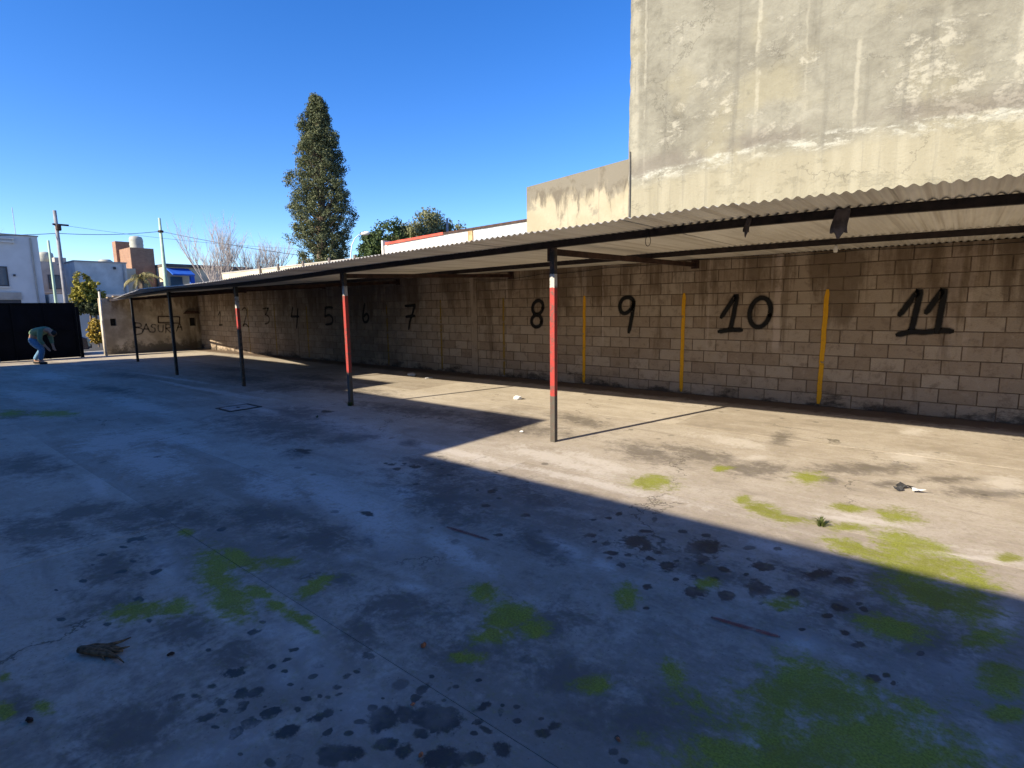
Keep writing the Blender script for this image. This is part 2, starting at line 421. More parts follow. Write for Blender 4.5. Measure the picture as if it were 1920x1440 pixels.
# stains further back under the carport
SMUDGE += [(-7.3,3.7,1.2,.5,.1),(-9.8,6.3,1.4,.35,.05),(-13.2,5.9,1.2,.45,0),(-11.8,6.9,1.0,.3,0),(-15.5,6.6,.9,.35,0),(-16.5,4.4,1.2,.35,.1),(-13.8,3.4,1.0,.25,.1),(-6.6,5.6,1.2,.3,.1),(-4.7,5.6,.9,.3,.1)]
LIGHT += [(-11.0,3.1,1.6,.25,0),(-7.8,2.5,1.0,.2,.1),(-14,2.2,1.5,.3,.1),(-18,3.2,1.6,.4,0),(-12.5,4.55,2.6,.07,0)]
LIGHT += [(-15.0,4.9,2.2,.10,.06),(-11.5,4.62,2.0,.12,.06),(-8.6,4.18,1.4,.12,-.02),(-6.4,4.2,1.2,.13,0),(-4.4,4.2,1.2,.12,0),(-2.6,4.22,1.0,.10,0)]
MOSS += [(-.18,2.15,.40,.27,.55),(-.35,1.85,.30,.22,.6),(.0,2.05,.30,.22,.5)]
SHADE_TONE = [(-1.2,1.4,1.9,.95,.6),(.2,2.9,.9,.7,0),(-3.6,1.6,1.1,.5,.2),(-3.0,3.3,1.3,.5,0)]  # broad foreground patches where the shade is deepened by colour
SPLAT = [(-1.35,3.25,.75,.36,.1),(-1.75,1.15,.6,.26,.6),(-.3,3.25,.45,.35,0),(-3.6,3.7,.7,.3,0)]


def concrete_ground(x0, x1, y0, y1):
    def inside(lst, k=2.0):
        return [e for e in lst if x0-k*max(e[2], e[3]) < e[0] < x1+k*max(e[2], e[3]) and y0-k*max(e[2], e[3]) < e[1] < y1+k*max(e[2], e[3])]
    t = NT('weathered_concrete', 0.85, 0.25)
    FAR = 9.0
    def field(lst, k=2.0):
        q = inside(lst, k)
        return t.ellipses(flat, q) if q else FAR
    p = t.pos()
    s = t.sep(p)
    flat = t.comb(s[0], s[1], 0.0)
    wob = t.noise(4.5, 5, 0.72, 0.4, vec=flat)
    wob2 = t.noise(26, 4, 0.6, vec=flat)
    wobs = t.math('ADD', t.math('MULTIPLY', t.math('SUBTRACT', wob, 0.5), 1.9), t.math('MULTIPLY', t.math('SUBTRACT', wob2, 0.5), 0.9))
    big = t.noise(0.55, 3, 0.6, 0.4, vec=flat)
    mid = t.noise(2.6, 5, 0.65, 0.5, vec=flat)
    fine = t.noise(38, 4, 0.7, vec=flat)
    streak = t.noise(2.0, 4, 0.65, 0.6, vec=t.scale(flat, (0.45, 2.2, 1)))
    c = t.ramp(t.math('ADD', t.math('MULTIPLY', big, 0.55), t.math('MULTIPLY', mid, 0.45)),
               [(0.33, (0.20, 0.16, 0.125)), (0.45, (0.32, 0.265, 0.205)), (0.56, (0.43, 0.372, 0.305)), (0.70, (0.52, 0.462, 0.39))])
    c = t.mix(t.step(streak, 0.5, 0.68, 0, 0.6), c, (0.50, 0.45, 0.385))
    c = t.mix(t.step(streak, 0.47, 0.30, 0, 0.7), c, (0.18, 0.15, 0.12))
    c = t.mix(t.step(fine, 0.38, 0.68, 0.0, 0.55), c, t.mix(0.5, c, (0.14, 0.12, 0.10)))
    blot = t.noise(9, 4, 0.75, 0.3, vec=flat)
    c = t.mix(t.step(blot, 0.54, 0.66, 0, 0.4), c, (0.50, 0.45, 0.385))
    c = t.mix(t.step(blot, 0.46, 0.34, 0, 0.5), c, (0.20, 0.165, 0.135))
    grit = t.vor(60, flat)
    c = t.mix(t.math('MULTIPLY', t.step(grit['Distance'], 0.26, 0.16), t.step(t.sep(grit['Color'])[0], 0.86, 0.9)), c, (0.10, 0.085, 0.07))
    # each slab was poured a little different
    c = t.mix(0.46, c, t.mix(t.orand(), (0.24, 0.205, 0.17), (0.48, 0.43, 0.365)))
    # scoured pale patches
    dl = t.math('ADD', field(LIGHT), t.math('MULTIPLY', wobs, 1.8))
    c = t.mix(t.step(dl, 1.35, 0.25, 0, 0.72), c, (0.52, 0.475, 0.425))
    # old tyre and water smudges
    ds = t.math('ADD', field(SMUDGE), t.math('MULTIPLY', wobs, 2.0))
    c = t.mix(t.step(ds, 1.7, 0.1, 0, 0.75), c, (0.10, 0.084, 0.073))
    dg = t.math('ADD', field(SHADE_TONE), t.math('MULTIPLY', wobs, 2.2))
    c = t.mix(t.step(dg, 1.5, 0.3, 0, 0.5), c, (0.13, 0.11, 0.095))  # foreground shade painted darker into the concrete colour
    # drops of oil
    do = t.math('ADD', field(OIL), t.math('MULTIPLY', wobs, 1.5))
    oil = t.step(do, 1.20, 0.72)
    warp = t.addv(flat, t.scale(t.noise(11, 3, vec=flat, color=True), (0.09, 0.09, 0)))
    vo = t.vor(9.5, warp)
    rr = t.math('MULTIPLY', t.math('POWER', t.sep(vo['Color'])[0], 1.9), 0.40)
    drop = t.step(t.math('SUBTRACT', vo['Distance'], rr), 0.035, -0.01)
    area = t.step(t.math('ADD', field(SPLAT), wobs), 1.15, 0.55)
    drop = t.math('MULTIPLY', drop, area)
    vo2 = t.vor(4.2, warp)
    rare = t.step(t.sep(vo2['Color'])[1], 0.80, 0.83)
    drop2 = t.math('MULTIPLY', t.step(vo2['Distance'], 0.20, 0.13), rare)
    oil = t.math('MAXIMUM', t.math('MAXIMUM', oil, drop), t.math('MULTIPLY', drop2, 0.55))
    oil = t.math('MULTIPLY', oil, t.step(t.noise(3.1, 4, .6, vec=t.addv(flat, (7, 3, 0))), 0.32, 0.55, 0.5, 0.93))
    c = t.mix(oil, c, (0.034, 0.031, 0.030))
    # darker brown band along the foot of the wall
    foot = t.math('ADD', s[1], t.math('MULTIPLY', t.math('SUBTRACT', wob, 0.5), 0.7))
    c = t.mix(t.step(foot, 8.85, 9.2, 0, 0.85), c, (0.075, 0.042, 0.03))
    # hairline cracks
    cr = t.vor(0.42, t.addv(flat, t.scale(t.noise(2.2, 5, 0.7, vec=flat, color=True), (0.9, 0.9, 0))), 'DISTANCE_TO_EDGE')
    crack = t.math('MULTIPLY', t.step(cr['Distance'], 0.006, 0.001), t.step(t.noise(0.7, 2, vec=flat), 0.5, 0.6))
    c = t.mix(t.math('MULTIPLY', crack, 0.75), c, (0.07, 0.06, 0.05))
    # moss
    dm = t.math('ADD', field(MOSS), t.math('MULTIPLY', wobs, 1.9))
    moss = t.step(dm, 1.85, 0.25)
    mossn = t.noise(95, 4, 0.7, vec=flat)
    mcol = t.mix(t.step(mossn, 0.3, 0.7), (0.145, 0.158, 0.012), (0.29, 0.315, 0.035))
    mcol = t.mix(t.step(mid, 0.42, 0.62, 0, .45), mcol, (0.15, 0.14, 0.02))
    c = t.mix(t.step(t.math('ADD', moss, t.math('MULTIPLY', t.math('SUBTRACT', t.noise(19, 6, .82, vec=flat), 0.5), 1.9)), -0.08, 1.12, 0.0, 0.92), c, mcol)
    h = t.math('ADD', t.math('MULTIPLY', fine, 0.35), t.math('MULTIPLY', mid, 0.6))
    h = t.math('ADD', h, t.math('MULTIPLY', t.math('MULTIPLY', moss, mossn), 0.8))
    t.bump(h, 0.45, 0.012)
    r = t.mix(oil, (0.86,)*3, (0.55,)*3)
    return t.out(c, r)


def block_mat():
    t = NT('concrete_block', 0.92, 0.15)
    p = t.pos()
    s = t.sep(p)
    rnd = t.math('FRACT', t.math('ADD', t.orand(), t.island()))
    c = t.ramp(rnd, [(0.0, (0.25, 0.19, 0.135)), (0.3, (0.345, 0.28, 0.215)), (0.7, (0.41, 0.34, 0.265)), (1.0, (0.50, 0.43, 0.345))])
    c = t.mix(0.55, (0.37, 0.27, 0.188), c)
    blot = t.noise(7, 6, 0.72, 0.3)
    c = t.mix(t.step(blot, 0.50, 0.66, 0, 0.55), c, (0.19, 0.135, 0.095))
    c = t.mix(t.step(blot, 0.44, 0.32, 0, 0.4), c, (0.47, 0.39, 0.31))
    g = t.noise(70, 4, 0.7)
    c = t.mix(t.step(g, 0.35, 0.72, 0, 0.35), c, (0.22, 0.18, 0.14))
    # rusty brown run-off stains, streaky, mostly on the upper courses
    st = t.noise(1.0, 5, 0.65, 0.3, vec=t.scale(p, (2.3, 1, 0.55)))
    up = t.step(s[2], 0.7, 2.3, -0.10, 0.10)
    c = t.mix(t.step(t.math('ADD', st, up), 0.50, 0.66, 0, 0.72), c, (0.135, 0.092, 0.058))
    st2 = t.noise(1.0, 4, 0.6, vec=t.scale(p, (9, 1, 0.35)))
    c = t.mix(t.step(t.math('ADD', st2, up), 0.58, 0.72, 0, 0.55), c, (0.15, 0.105, 0.068))
    # pale lime runs
    st3 = t.noise(1.0, 3, 0.5, vec=t.addv(t.scale(p, (5.5, 1, 0.22)), (13, 0, 0)))
    c = t.mix(t.step(st3, 0.68, 0.78, 0, 0.35), c, (0.50, 0.42, 0.36))
    wv = t.math('MULTIPLY', t.math('SUBTRACT', t.noise(4, 4, 0.6), 0.5), 0.08)
    for xv, wd, st in ((-2.31, .055, .62), (-5.52, .022, .35), (-3.42, .018, .3), (-.12, .09, .28), (-8.0, .03, .25), (.08, .03, .3)):
        dd = t.math('ABSOLUTE', t.math('SUBTRACT', t.math('ADD', s[0], wv), xv))
        k = t.math('MULTIPLY', t.step(dd, wd*1.25, wd*.6), t.step(t.noise(2.2, 5, 0.7, vec=t.addv(p, (xv*3, 0, 0))), 0.34, 0.56))
        c = t.mix(t.math('MULTIPLY', t.math('MULTIPLY', k, st), t.step(s[2], 0.75, 1.0)), c, (0.56, 0.45, 0.38))
    # shade of the far stretch of wall, painted darker in ragged patches
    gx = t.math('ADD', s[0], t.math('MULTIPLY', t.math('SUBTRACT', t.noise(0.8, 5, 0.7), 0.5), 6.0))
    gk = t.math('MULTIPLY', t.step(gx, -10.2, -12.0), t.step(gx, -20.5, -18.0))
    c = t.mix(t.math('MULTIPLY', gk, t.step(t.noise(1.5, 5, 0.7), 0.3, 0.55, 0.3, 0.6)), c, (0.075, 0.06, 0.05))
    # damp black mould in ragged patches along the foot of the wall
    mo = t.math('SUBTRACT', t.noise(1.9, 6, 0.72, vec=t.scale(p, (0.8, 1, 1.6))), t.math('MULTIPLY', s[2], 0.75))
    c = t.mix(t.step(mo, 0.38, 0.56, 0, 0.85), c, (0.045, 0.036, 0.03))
    t.bump(t.math('ADD', t.math('MULTIPLY', g, 1.3), t.math('ADD', blot, t.noise(26, 4, .7))), 0.8, 0.008)
    return t.out(c)


M = {}
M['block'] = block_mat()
M['mortar'] = simple('mortar', (0.13, 0.09, 0.062), 0.95, 0.35, 9)
M['joint_dirt'] = simple('joint_dirt', (0.15, 0.125, 0.095), 0.95, 0.4, 8)
M['soil'] = simple('bare_soil', (0.16, 0.13, 0.10), 0.95, 0.3, 1.5)
M['asphalt'] = simple('asphalt', (0.055, 0.054, 0.053), 0.9, 0.25, 20)
M['pavement'] = simple('pavement_concrete', (0.36, 0.33, 0.29), 0.9, 0.2, 5)
M['dark_steel'] = simple('dark_painted_steel', (0.022, 0.014, 0.012), 0.55, 0.5, 9)
M['rust_steel'] = simple('rusty_painted_steel', (0.045, 0.022, 0.016), 0.7, 0.5, 7)
M['gate'] = simple('black_gate_sheet', (0.0035, 0.004, 0.006), 0.75, 0.35, 3, spec=0.12)
M['white_paint'] = simple('chalky_white_paint', (0.58, 0.56, 0.53), 0.8, 0.14, 1.4)
M['grey_render'] = simple('pale_grey_render', (0.52, 0.53, 0.55), 0.85, 0.06, 1.2)
M['grey_render2'] = simple('mid_grey_render', (0.33, 0.31, 0.29), 0.9, 0.15, 1.0)
M['cream_render'] = simple('cream_render', (0.52, 0.45, 0.33), 0.9, 0.14, 1.3)
M['red_trim'] = simple('red_oxide_trim', (0.42, 0.07, 0.045), 0.7, 0.25, 4)
M['dark_roof'] = simple('dark_roofing', (0.10, 0.085, 0.08), 0.9, 0.3, 2)
M['blue_awning'] = simple('blue_canvas', (0.015, 0.09, 0.42), 0.7, 0.15, 2)
M['glass'] = simple('dark_window_glass', (0.06, 0.10, 0.14), 0.08, 0.1, 1, spec=0.7)
M['frame_dark'] = simple('dark_window_frame', (0.05, 0.05, 0.06), 0.5, 0.1, 3)
M['tank'] = simple('grey_water_tank', (0.34, 0.345, 0.31), 0.6, 0.12, 3)
M['pole_conc'] = simple('grey_concrete_pole', (0.25, 0.25, 0.27), 0.9, 0.2, 4)
M['pole_green'] = simple('pale_green_pole', (0.34, 0.46, 0.37), 0.75, 0.12, 3)
M['pole_white'] = simple('weathered_white_post', (0.55, 0.50, 0.42), 0.8, 0.15, 6)
M['cable'] = simple('black_cable', (0.015, 0.015, 0.016), 0.6, 0.1, 3)
M['lamp_metal'] = simple('pale_lamp_metal', (0.62, 0.64, 0.66), 0.45, 0.05, 3)
M['bark'] = simple('grey_brown_bark', (0.16, 0.12, 0.09), 0.95, 0.3, 9)
M['bark_pale'] = simple('pale_winter_bark', (0.42, 0.37, 0.345), 0.9, 0.25, 6)
M['galv'] = simple('galvanised_sheet', (0.46, 0.49, 0.52), 0.5, 0.1, 3, metallic=0.2)
M['rag'] = simple('dark_grey_cloth', (0.12, 0.095, 0.085), 0.95, 0.35, 16)
M['plastic_white'] = simple('white_plastic', (0.75, 0.72, 0.66), 0.5, 0.05, 5)
M['paper'] = simple('white_paper', (0.55, 0.55, 0.55), 0.85, 0.06, 30)
M['husk'] = simple('dry_palm_husk', (0.13, 0.08, 0.04), 0.9, 0.5, 40)
M['chip'] = simple('orange_clay_chip', (0.34, 0.12, 0.055), 0.85, 0.3, 60)
M['darkchip'] = simple('dark_brown_scrap', (0.035, 0.02, 0.016), 0.85, 0.4, 60)
M['black_scrap'] = simple('black_rubbish', (0.03, 0.03, 0.032), 0.7, 0.4, 50)
M['skin'] = simple('skin', (0.42, 0.24, 0.16), 0.6, 0.08, 20)
M['shirt'] = simple('sage_green_shirt', (0.13, 0.21, 0.13), 0.9, 0.12, 14)
M['jeans'] = simple('blue_denim', (0.10, 0.20, 0.32), 0.9, 0.25, 22)
M['hair'] = simple('dark_hair', (0.03, 0.024, 0.02), 0.8, 0.3, 40)
M['shoe'] = simple('black_shoe', (0.015, 0.014, 0.014), 0.6, 0.2, 20)
M['car_paint'] = simple('dark_blue_car_paint', (0.018, 0.022, 0.045), 0.25, 0.1, 2, spec=0.6)
M['tyre'] = simple('tyre_rubber', (0.018, 0.018, 0.018), 0.85, 0.2, 20)
M['chrome'] = simple('bright_rim_metal', (0.6, 0.6, 0.62), 0.3, 0.05, 3, metallic=0.8)
M['tail'] = simple('red_lens', (0.35, 0.02, 0.02), 0.25, 0.1, 3)
M['bracket'] = simple('black_hole_lining', (0.02, 0.018, 0.016), 0.95, 0.3, 9)


def roof_mat():
    t = NT('corrugated_roof_sheet', 0.62, 0.3)
    p = t.pos()
    n = t.noise(1.3, 5, 0.6, vec=t.scale(p, (1.6, 0.5, 1)))
    c = t.mix(t.step(n, 0.3, 0.7), (0.62, 0.585, 0.515), (0.76, 0.73, 0.66))
    sk = t.noise(1.0, 4, 0.6, vec=t.scale(p, (17, 0.25, 1)))
    c = t.mix(t.step(sk, 0.46, 0.68, 0, 0.6), c, (0.40, 0.35, 0.28))
    f = t.noise(20, 4, 0.7)
    c = t.mix(t.step(f, 0.58, 0.75, 0, 0.4), c, (0.45, 0.37, 0.28))
    c = t.mix(t.math('MULTIPLY', t.orand(), 0.2), c, (0.45, 0.42, 0.37))
    return t.out(c)
M['roof'] = roof_mat()


def post_mat(lo=.56, hi=1.985, mid=1.83):
    t = NT('banded_post_paint', 0.55, 0.35)
    s = t.sep(t.pos())
    z = t.math('ADD', s[2], t.math('MULTIPLY', t.math('SUBTRACT', t.noise(30, 3), 0.5), 0.03))
    wear = t.noise(14, 5, 0.7)
    c = t.mix(t.step(z, lo-.005, lo+.005), (0.075, 0.066, 0.054) if lo < 1 else (0.02, 0.018, 0.017), (0.30, 0.032, 0.026))
    c = t.mix(t.step(z, mid-.003, mid+.003), c, (0.38, 0.37, 0.345))
    c = t.mix(t.step(z, hi-.003, hi+.003), c, (0.022, 0.022, 0.02))
    c = t.mix(t.step(wear, 0.49, 0.62, 0, 0.75), c, (0.09, 0.055, 0.045))
    c = t.mix(t.step(t.noise(45, 4, 0.7), 0.6, 0.7, 0, 0.6), c, (0.20, 0.15, 0.12))
    return t.out(c)
M['post'] = post_mat()
M['post_band'] = post_mat(1.22, 1.9, 1.66)  # red only in a short band, near-black below it
M['post_black'] = simple('black_post', (0.018, 0.017, 0.016), 0.6, 0.4, 9)  # near-black over the whole height


def spray(name, col, core, edge, soft=0.25, dens=0.95, wear=0.0, rough=0.8):
    t = NT(name, rough, 0.2)
    uv = t.sep(t.uv())
    d = t.math('MULTIPLY', t.math('ABSOLUTE', t.math('SUBTRACT', uv[1], 0.5)), 2.0)
    n = t.noise(45, 4, 0.7)
    d = t.math('ADD', d, t.math('MULTIPLY', t.math('SUBTRACT', n, 0.5), soft))
    a = t.math('MULTIPLY', t.step(d, edge, core), dens)
    if wear:
        w = t.noise(9, 6, 0.75)
        th = 0.64 - 0.16*wear
        a = t.math('MULTIPLY', a, t.step(w, th, th + 0.09, 1.0, 0.12))
    return t.out(t.mix(t.noise(20, 3), tuple(x*.75 for x in col), col), None, a)
M['spray_black'] = spray('black_spray_paint', (0.016, 0.015, 0.015), 0.45, 1.0, 0.35, 0.97)
M['spray_faint'] = spray('thin_black_spray_paint', (0.03, 0.028, 0.028), 0.2, 1.0, 0.6, 0.75, 0.4)
M['graffiti'] = spray('faded_black_graffiti', (0.05, 0.045, 0.045), 0.1, 0.95, 0.7, 0.72, 0.55)
M['yellow_line'] = spray('yellow_line_paint', (0.78, 0.40, 0.02), 0.6, 0.98, 0.5, 0.93, 0.35)
M['yellow_worn'] = spray('worn_yellow_line_paint', (0.46, 0.29, 0.05), 0.5, 0.98, 0.5, 0.60, 0.6)
M['red_line'] = spray('worn_red_floor_paint', (0.27, 0.035, 0.035), 0.3, 1.0, 0.7, 0.6, 0.8)


def tall_wall_mat():
    t = NT('flaking_plaster', 0.9, 0.2)
    p = t.pos(); s = t.sep(p)
    x, z = s[0], s[2]
    n1 = t.noise(0.9, 6, 0.65, 0.5)
    n2 = t.noise(4.5, 6, 0.7, 0.6, vec=t.scale(p, (1, 1, 1.5)))
    n3 = t.noise(22, 5, 0.7)
    c = t.ramp(t.math('ADD', t.math('MULTIPLY', n1, 0.6), t.math('MULTIPLY', n2, 0.4)),
               [(0.34, (0.115, 0.108, 0.088)), (0.46, (0.16, 0.152, 0.124)), (0.56, (0.195, 0.187, 0.153)), (0.70, (0.245, 0.235, 0.195))])
    c = t.mix(t.step(t.noise(0.7, 3, 0.6, vec=t.addv(p, (31, 0, 7))), 0.52, 0.68, 0, 0.5), c, (0.225, 0.205, 0.14))
    # white flakes of old paint, ragged and running in drifts
    fl = t.noise(2.6, 12, 0.80, 0.25, vec=t.scale(p, (0.8, 1, 1.35)))
    reg = t.noise(0.75, 3, 0.55, vec=t.addv(p, (5, 0, 3)))
    right = t.step(x, -2.9, -0.5, 0.0, 0.05)
    fv = t.math('ADD', t.math('ADD', fl, t.math('MULTIPLY', t.math('SUBTRACT', reg, 0.5), 0.45)), right)
    flake = t.step(fv, 0.535, 0.64)
    c = t.mix(t.math('MULTIPLY', flake, 0.66), c, (0.31, 0.295, 0.245))
    c = t.mix(t.step(t.noise(1.7, 8, 0.75, vec=t.addv(p, (9, 2, 4))), 0.56, 0.68, 0, .55), c, (0.10, 0.095, 0.078))
    # straight lime runs down the wall
    wob = t.math('MULTIPLY', t.math('SUBTRACT', t.noise(3.0, 4, 0.6), 0.5), 0.12)
    xx = t.math('ADD', x, wob)
    for xv, wd, st in ((-4.83, .025, .6), (-2.86, .04, .62), (-1.45, .035, .5), (.32, .035, .5), (-2.15, .02, .25), (-.45, .05, .25), (-5.03, .09, .55)):
        dd = t.math('ABSOLUTE', t.math('SUBTRACT', xx, xv))
        k = t.math('MULTIPLY', t.step(dd, wd*1.3, wd*.35), t.step(t.noise(2.4, 5, 0.7, vec=t.addv(p, (xv*7, 0, 0))), 0.38, 0.55))
        c = t.mix(t.math('MULTIPLY', k, st), c, (0.31, 0.295, 0.24))
    # newer cream coat on the lower part with a grey tide mark above it
    zl = t.math('ADD', z, t.math('MULTIPLY', t.math('SINE', t.math('MULTIPLY', x, 0.75)), 0.07))
    zl = t.math('ADD', zl, t.math('MULTIPLY', t.math('SUBTRACT', t.noise(2.0, 6, 0.68, vec=t.scale(p, (0.6, 1, 1))), 0.5), 0.42))
    tide = t.math('MULTIPLY', t.step(zl, 4.02, 4.12), t.step(zl, 4.52, 4.2))
    tide = t.math('MULTIPLY', tide, t.step(t.noise(1.1, 4, 0.6, vec=t.addv(p, (3, 0, 0))), 0.36, 0.55))
    c = t.mix(t.math('MULTIPLY', tide, 0.6), c, (0.12, 0.105, 0.092))
    whit = t.math('MULTIPLY', t.step(zl, 3.84, 3.94), t.step(zl, 4.14, 4.04))
    whit = t.math('MULTIPLY', whit, t.step(t.noise(5, 10, 0.8, 0.2, vec=t.scale(p, (0.55, 1, 1.4))), 0.47, 0.60))
    c = t.mix(t.math('MULTIPLY', whit, 0.8), c, (0.36, 0.36, 0.32))
    cream = t.mix(t.step(t.noise(1.0, 5, 0.6, vec=t.scale(p, (4, 1, 0.6))), 0.35, 0.7), (0.22, 0.203, 0.15), (0.26, 0.243, 0.185))
    c = t.mix(t.step(zl, 4.06, 3.80), c, cream)
    c = t.mix(t.step(n3, 0.55, 0.8, 0, 0.25), c, (0.09, 0.08, 0.065))
    cr = t.vor(0.55, t.addv(p, t.scale(t.noise(2.5, 5, 0.7, color=True), (0.8, 0.8, 0.8))), 'DISTANCE_TO_EDGE')
    crack = t.math('MULTIPLY', t.step(cr['Distance'], 0.010, 0.002), t.step(t.noise(0.6, 3), 0.46, 0.56))
    c = t.mix(t.math('MULTIPLY', crack, 0.38), c, (0.05, 0.045, 0.038))
    drip = t.noise(1.0, 5, 0.65, vec=t.scale(p, (7, 1, 0.28)))
    c = t.mix(t.step(drip, 0.54, 0.70, 0, 0.4), c, (0.11, 0.105, 0.09))
    t.bump(t.math('ADD', t.math('MULTIPLY', flake, 0.5), t.math('ADD', n3, n2)), 0.7, 0.015)
    return t.out(c)
M['tall_wall'] = tall_wall_mat()


def low_wall_mat():
    t = NT('stained_cream_plaster', 0.9, 0.2)
    p = t.pos(); s = t.sep(p)
    c = t.mix(t.step(t.noise(1.6, 6, 0.65), 0.35, 0.7), (0.27, 0.24, 0.17), (0.33, 0.295, 0.22))
    up = t.step(s[2], 3.55, 4.25, -0.14, 0.20)
    st = t.noise(1.0, 6, 0.7, 0.5, vec=t.scale(p, (4.5, 1, 1.0)))
    c = t.mix(t.step(t.math('ADD', st, up), 0.42, 0.60, 0, 0.88), c, (0.095, 0.082, 0.065))
    gr = t.noise(2.2, 6, 0.7)
    c = t.mix(t.step(t.math('ADD', gr, t.math('MULTIPLY', up, .6)), 0.48, 0.62, 0, 0.75), c, (0.17, 0.155, 0.125))
    line = t.step(t.math('ABSOLUTE', t.math('SUBTRACT', s[0], -5.83)), 0.015, 0.006)
    c = t.mix(t.math('MULTIPLY', line, 0.4), c, (0.2, 0.17, 0.13))
    t.bump(t.noise(25, 5, 0.7), 0.3, 0.01)
    return t.out(c)
M['low_wall'] = low_wall_mat()


def end_wall_mat():
    t = NT('grimy_render', 0.92, 0.15)
    p = t.pos(); s = t.sep(p)
    c = t.mix(t.step(t.noise(1.3, 6, 0.65), 0.35, 0.68), (0.30, 0.25, 0.185), (0.54, 0.465, 0.365))
    base = t.step(s[2], 0.75, 0.05, -0.2, 0.16)
    c = t.mix(t.step(t.math('ADD', t.noise(1.7, 6, 0.7), base), 0.44, 0.6, 0, 0.85), c, (0.10, 0.085, 0.062))
    up = t.step(s[2], 1.3, 2.2, -0.2, 0.08)
    c = t.mix(t.step(t.math('ADD', t.noise(1.2, 6, 0.7, vec=t.scale(p, (1, 2.2, .8))), up), 0.44, 0.58, 0, 0.75), c, (0.17, 0.12, 0.075))
    right = t.math('MULTIPLY', t.step(s[1], 8.6, 9.5), t.step(t.noise(1.5, 5, 0.65, vec=t.scale(p, (1, 2, .5))), 0.35, 0.55))
    c = t.mix(t.math('MULTIPLY', right, 0.8), c, (0.10, 0.075, 0.05))
    t.bump(t.noise(18, 5, 0.7), 0.3, 0.01)
    return t.out(c)
M['end_wall'] = end_wall_mat()


def brick_far_mat():
    t = NT('far_brickwork', 0.9, 0.2)
    p = t.pos()
    bt = t.n.new('ShaderNodeTexBrick')
    s = t.sep(p)
    t.S(bt.inputs['Vector'], t.comb(t.math('ADD', s[0], s[1]), s[2], 0.0))
    bt.inputs['Color1'].default_value = (0.30, 0.165, 0.105, 1)
    bt.inputs['Color2'].default_value = (0.24, 0.125, 0.085, 1)
    bt.inputs['Mortar'].default_value = (0.36, 0.29, 0.22, 1)
    bt.inputs['Scale'].default_value = 4.0
    return t.out(t.mix(t.step(t.noise(2.5, 4), 0.35, 0.7, 0, .4), bt.outputs['Color'], (0.17, 0.10, 0.075)))
M['brick_far'] = brick_far_mat()


def leaf_mat(name, a, b, c3):
    t = NT(name, 0.6, 0.25)
    r = t.island()
    n = t.noise(0.55, 3, 0.6)
    c = t.ramp(t.math('ADD', t.math('MULTIPLY', r, 0.6), t.math('MULTIPLY', n, 0.4)), [(0.25, a), (0.5, b), (0.8, c3)])
    t.S(t.p.inputs['Base Color'], c)
    tr = t.n.new('ShaderNodeBsdfTranslucent'); t.S(tr.inputs[0], c)
    mx = t.n.new('ShaderNodeMixShader'); mx.inputs[0].default_value = 0.22
    out = t.n['Material Output']
    t.t.links.new(t.p.outputs[0], mx.inputs[1]); t.t.links.new(tr.outputs[0], mx.inputs[2])
    t.t.links.new(mx.outputs[0], out.inputs[0])
    return t.m
M['cypress_leaf'] = leaf_mat('cypress_foliage', (0.045, 0.06, 0.03), (0.095, 0.112, 0.054), (0.175, 0.185, 0.09))
M['conifer_leaf'] = leaf_mat('dark_conifer_foliage', (0.025, 0.045, 0.018), (0.05, 0.085, 0.03), (0.09, 0.13, 0.045))
M['olive_leaf'] = leaf_mat('grey_olive_foliage', (0.10, 0.11, 0.05), (0.17, 0.18, 0.085), (0.25, 0.25, 0.13))
M['hedge_leaf'] = leaf_mat('yellow_green_foliage', (0.15, 0.14, 0.02), (0.25, 0.23, 0.035), (0.38, 0.33, 0.06))
M['dark_leaf'] = leaf_mat('dark_hedge_foliage', (0.02, 0.03, 0.012), (0.04, 0.055, 0.02), (0.07, 0.08, 0.03))
M['gold_leaf'] = leaf_mat('golden_foliage', (0.26, 0.17, 0.02), (0.40, 0.28, 0.04), (0.52, 0.40, 0.08))
M['palm_leaf'] = leaf_mat('dusty_palm_foliage', (0.15, 0.135, 0.055), (0.26, 0.23, 0.10), (0.37, 0.32, 0.14))
M['weed_leaf'] = leaf_mat('weed_foliage', (0.03, 0.045, 0.012), (0.06, 0.08, 0.02), (0.10, 0.12, 0.03))

# ------------------------------------------------------------------ ground, street, yard
g = MB().box(-400, 400, -300, 500, -0.6, -0.09)
struct('ground', g, M['soil'])
struct('street', MB().box(-38.0, -28.2, -150, 200, -0.5, -0.062), M['asphalt'])
struct('pavement', MB().box(-28.2, -25.2, -150, 200, -0.5, -0.012), M['pavement'])
struct('pavement', MB().box(-42.0, -38.0, -150, 200, -0.5, -0.02), M['pavement'])

yard = bpy.data.objects.new('concrete_yard', None); COL.objects.link(yard)
yard['kind'] = 'structure'
ORG[yard.name] = (0, 0, 0)
MB().box(-25.2, 4.0, -4.0, 9.85, -0.3, -0.0035).build('joint_bed', M['joint_dirt'], yard)
slabs = []
rows = [(-4.0, -1.25), (-1.25, 1.42), (1.42, 4.36), (4.36, 7.02), (7.02, 9.60)]
rnd = random.Random(3)
splits = [(-6, -12, -18), (-4.6, -9.8, -15.2, -20.4), (-3.42, -8.75, -13.4, -18.2, -22), (-5.7, -10.9, -16.1, -21.0), (-2.9, -8.3, -13.9, -19.2)]
for (ya, yb), sp in zip(rows, splits):
    e = [4.0, *sp, -25.2]
    for x, x2 in zip(e, e[1:]):
        if (ya, x) == (1.42, -3.42):
            slabs += [(x2, x, ya, 2.46), (x2, x, 2.46, yb)]
        else:
            slabs.append((x2, x, ya, yb))
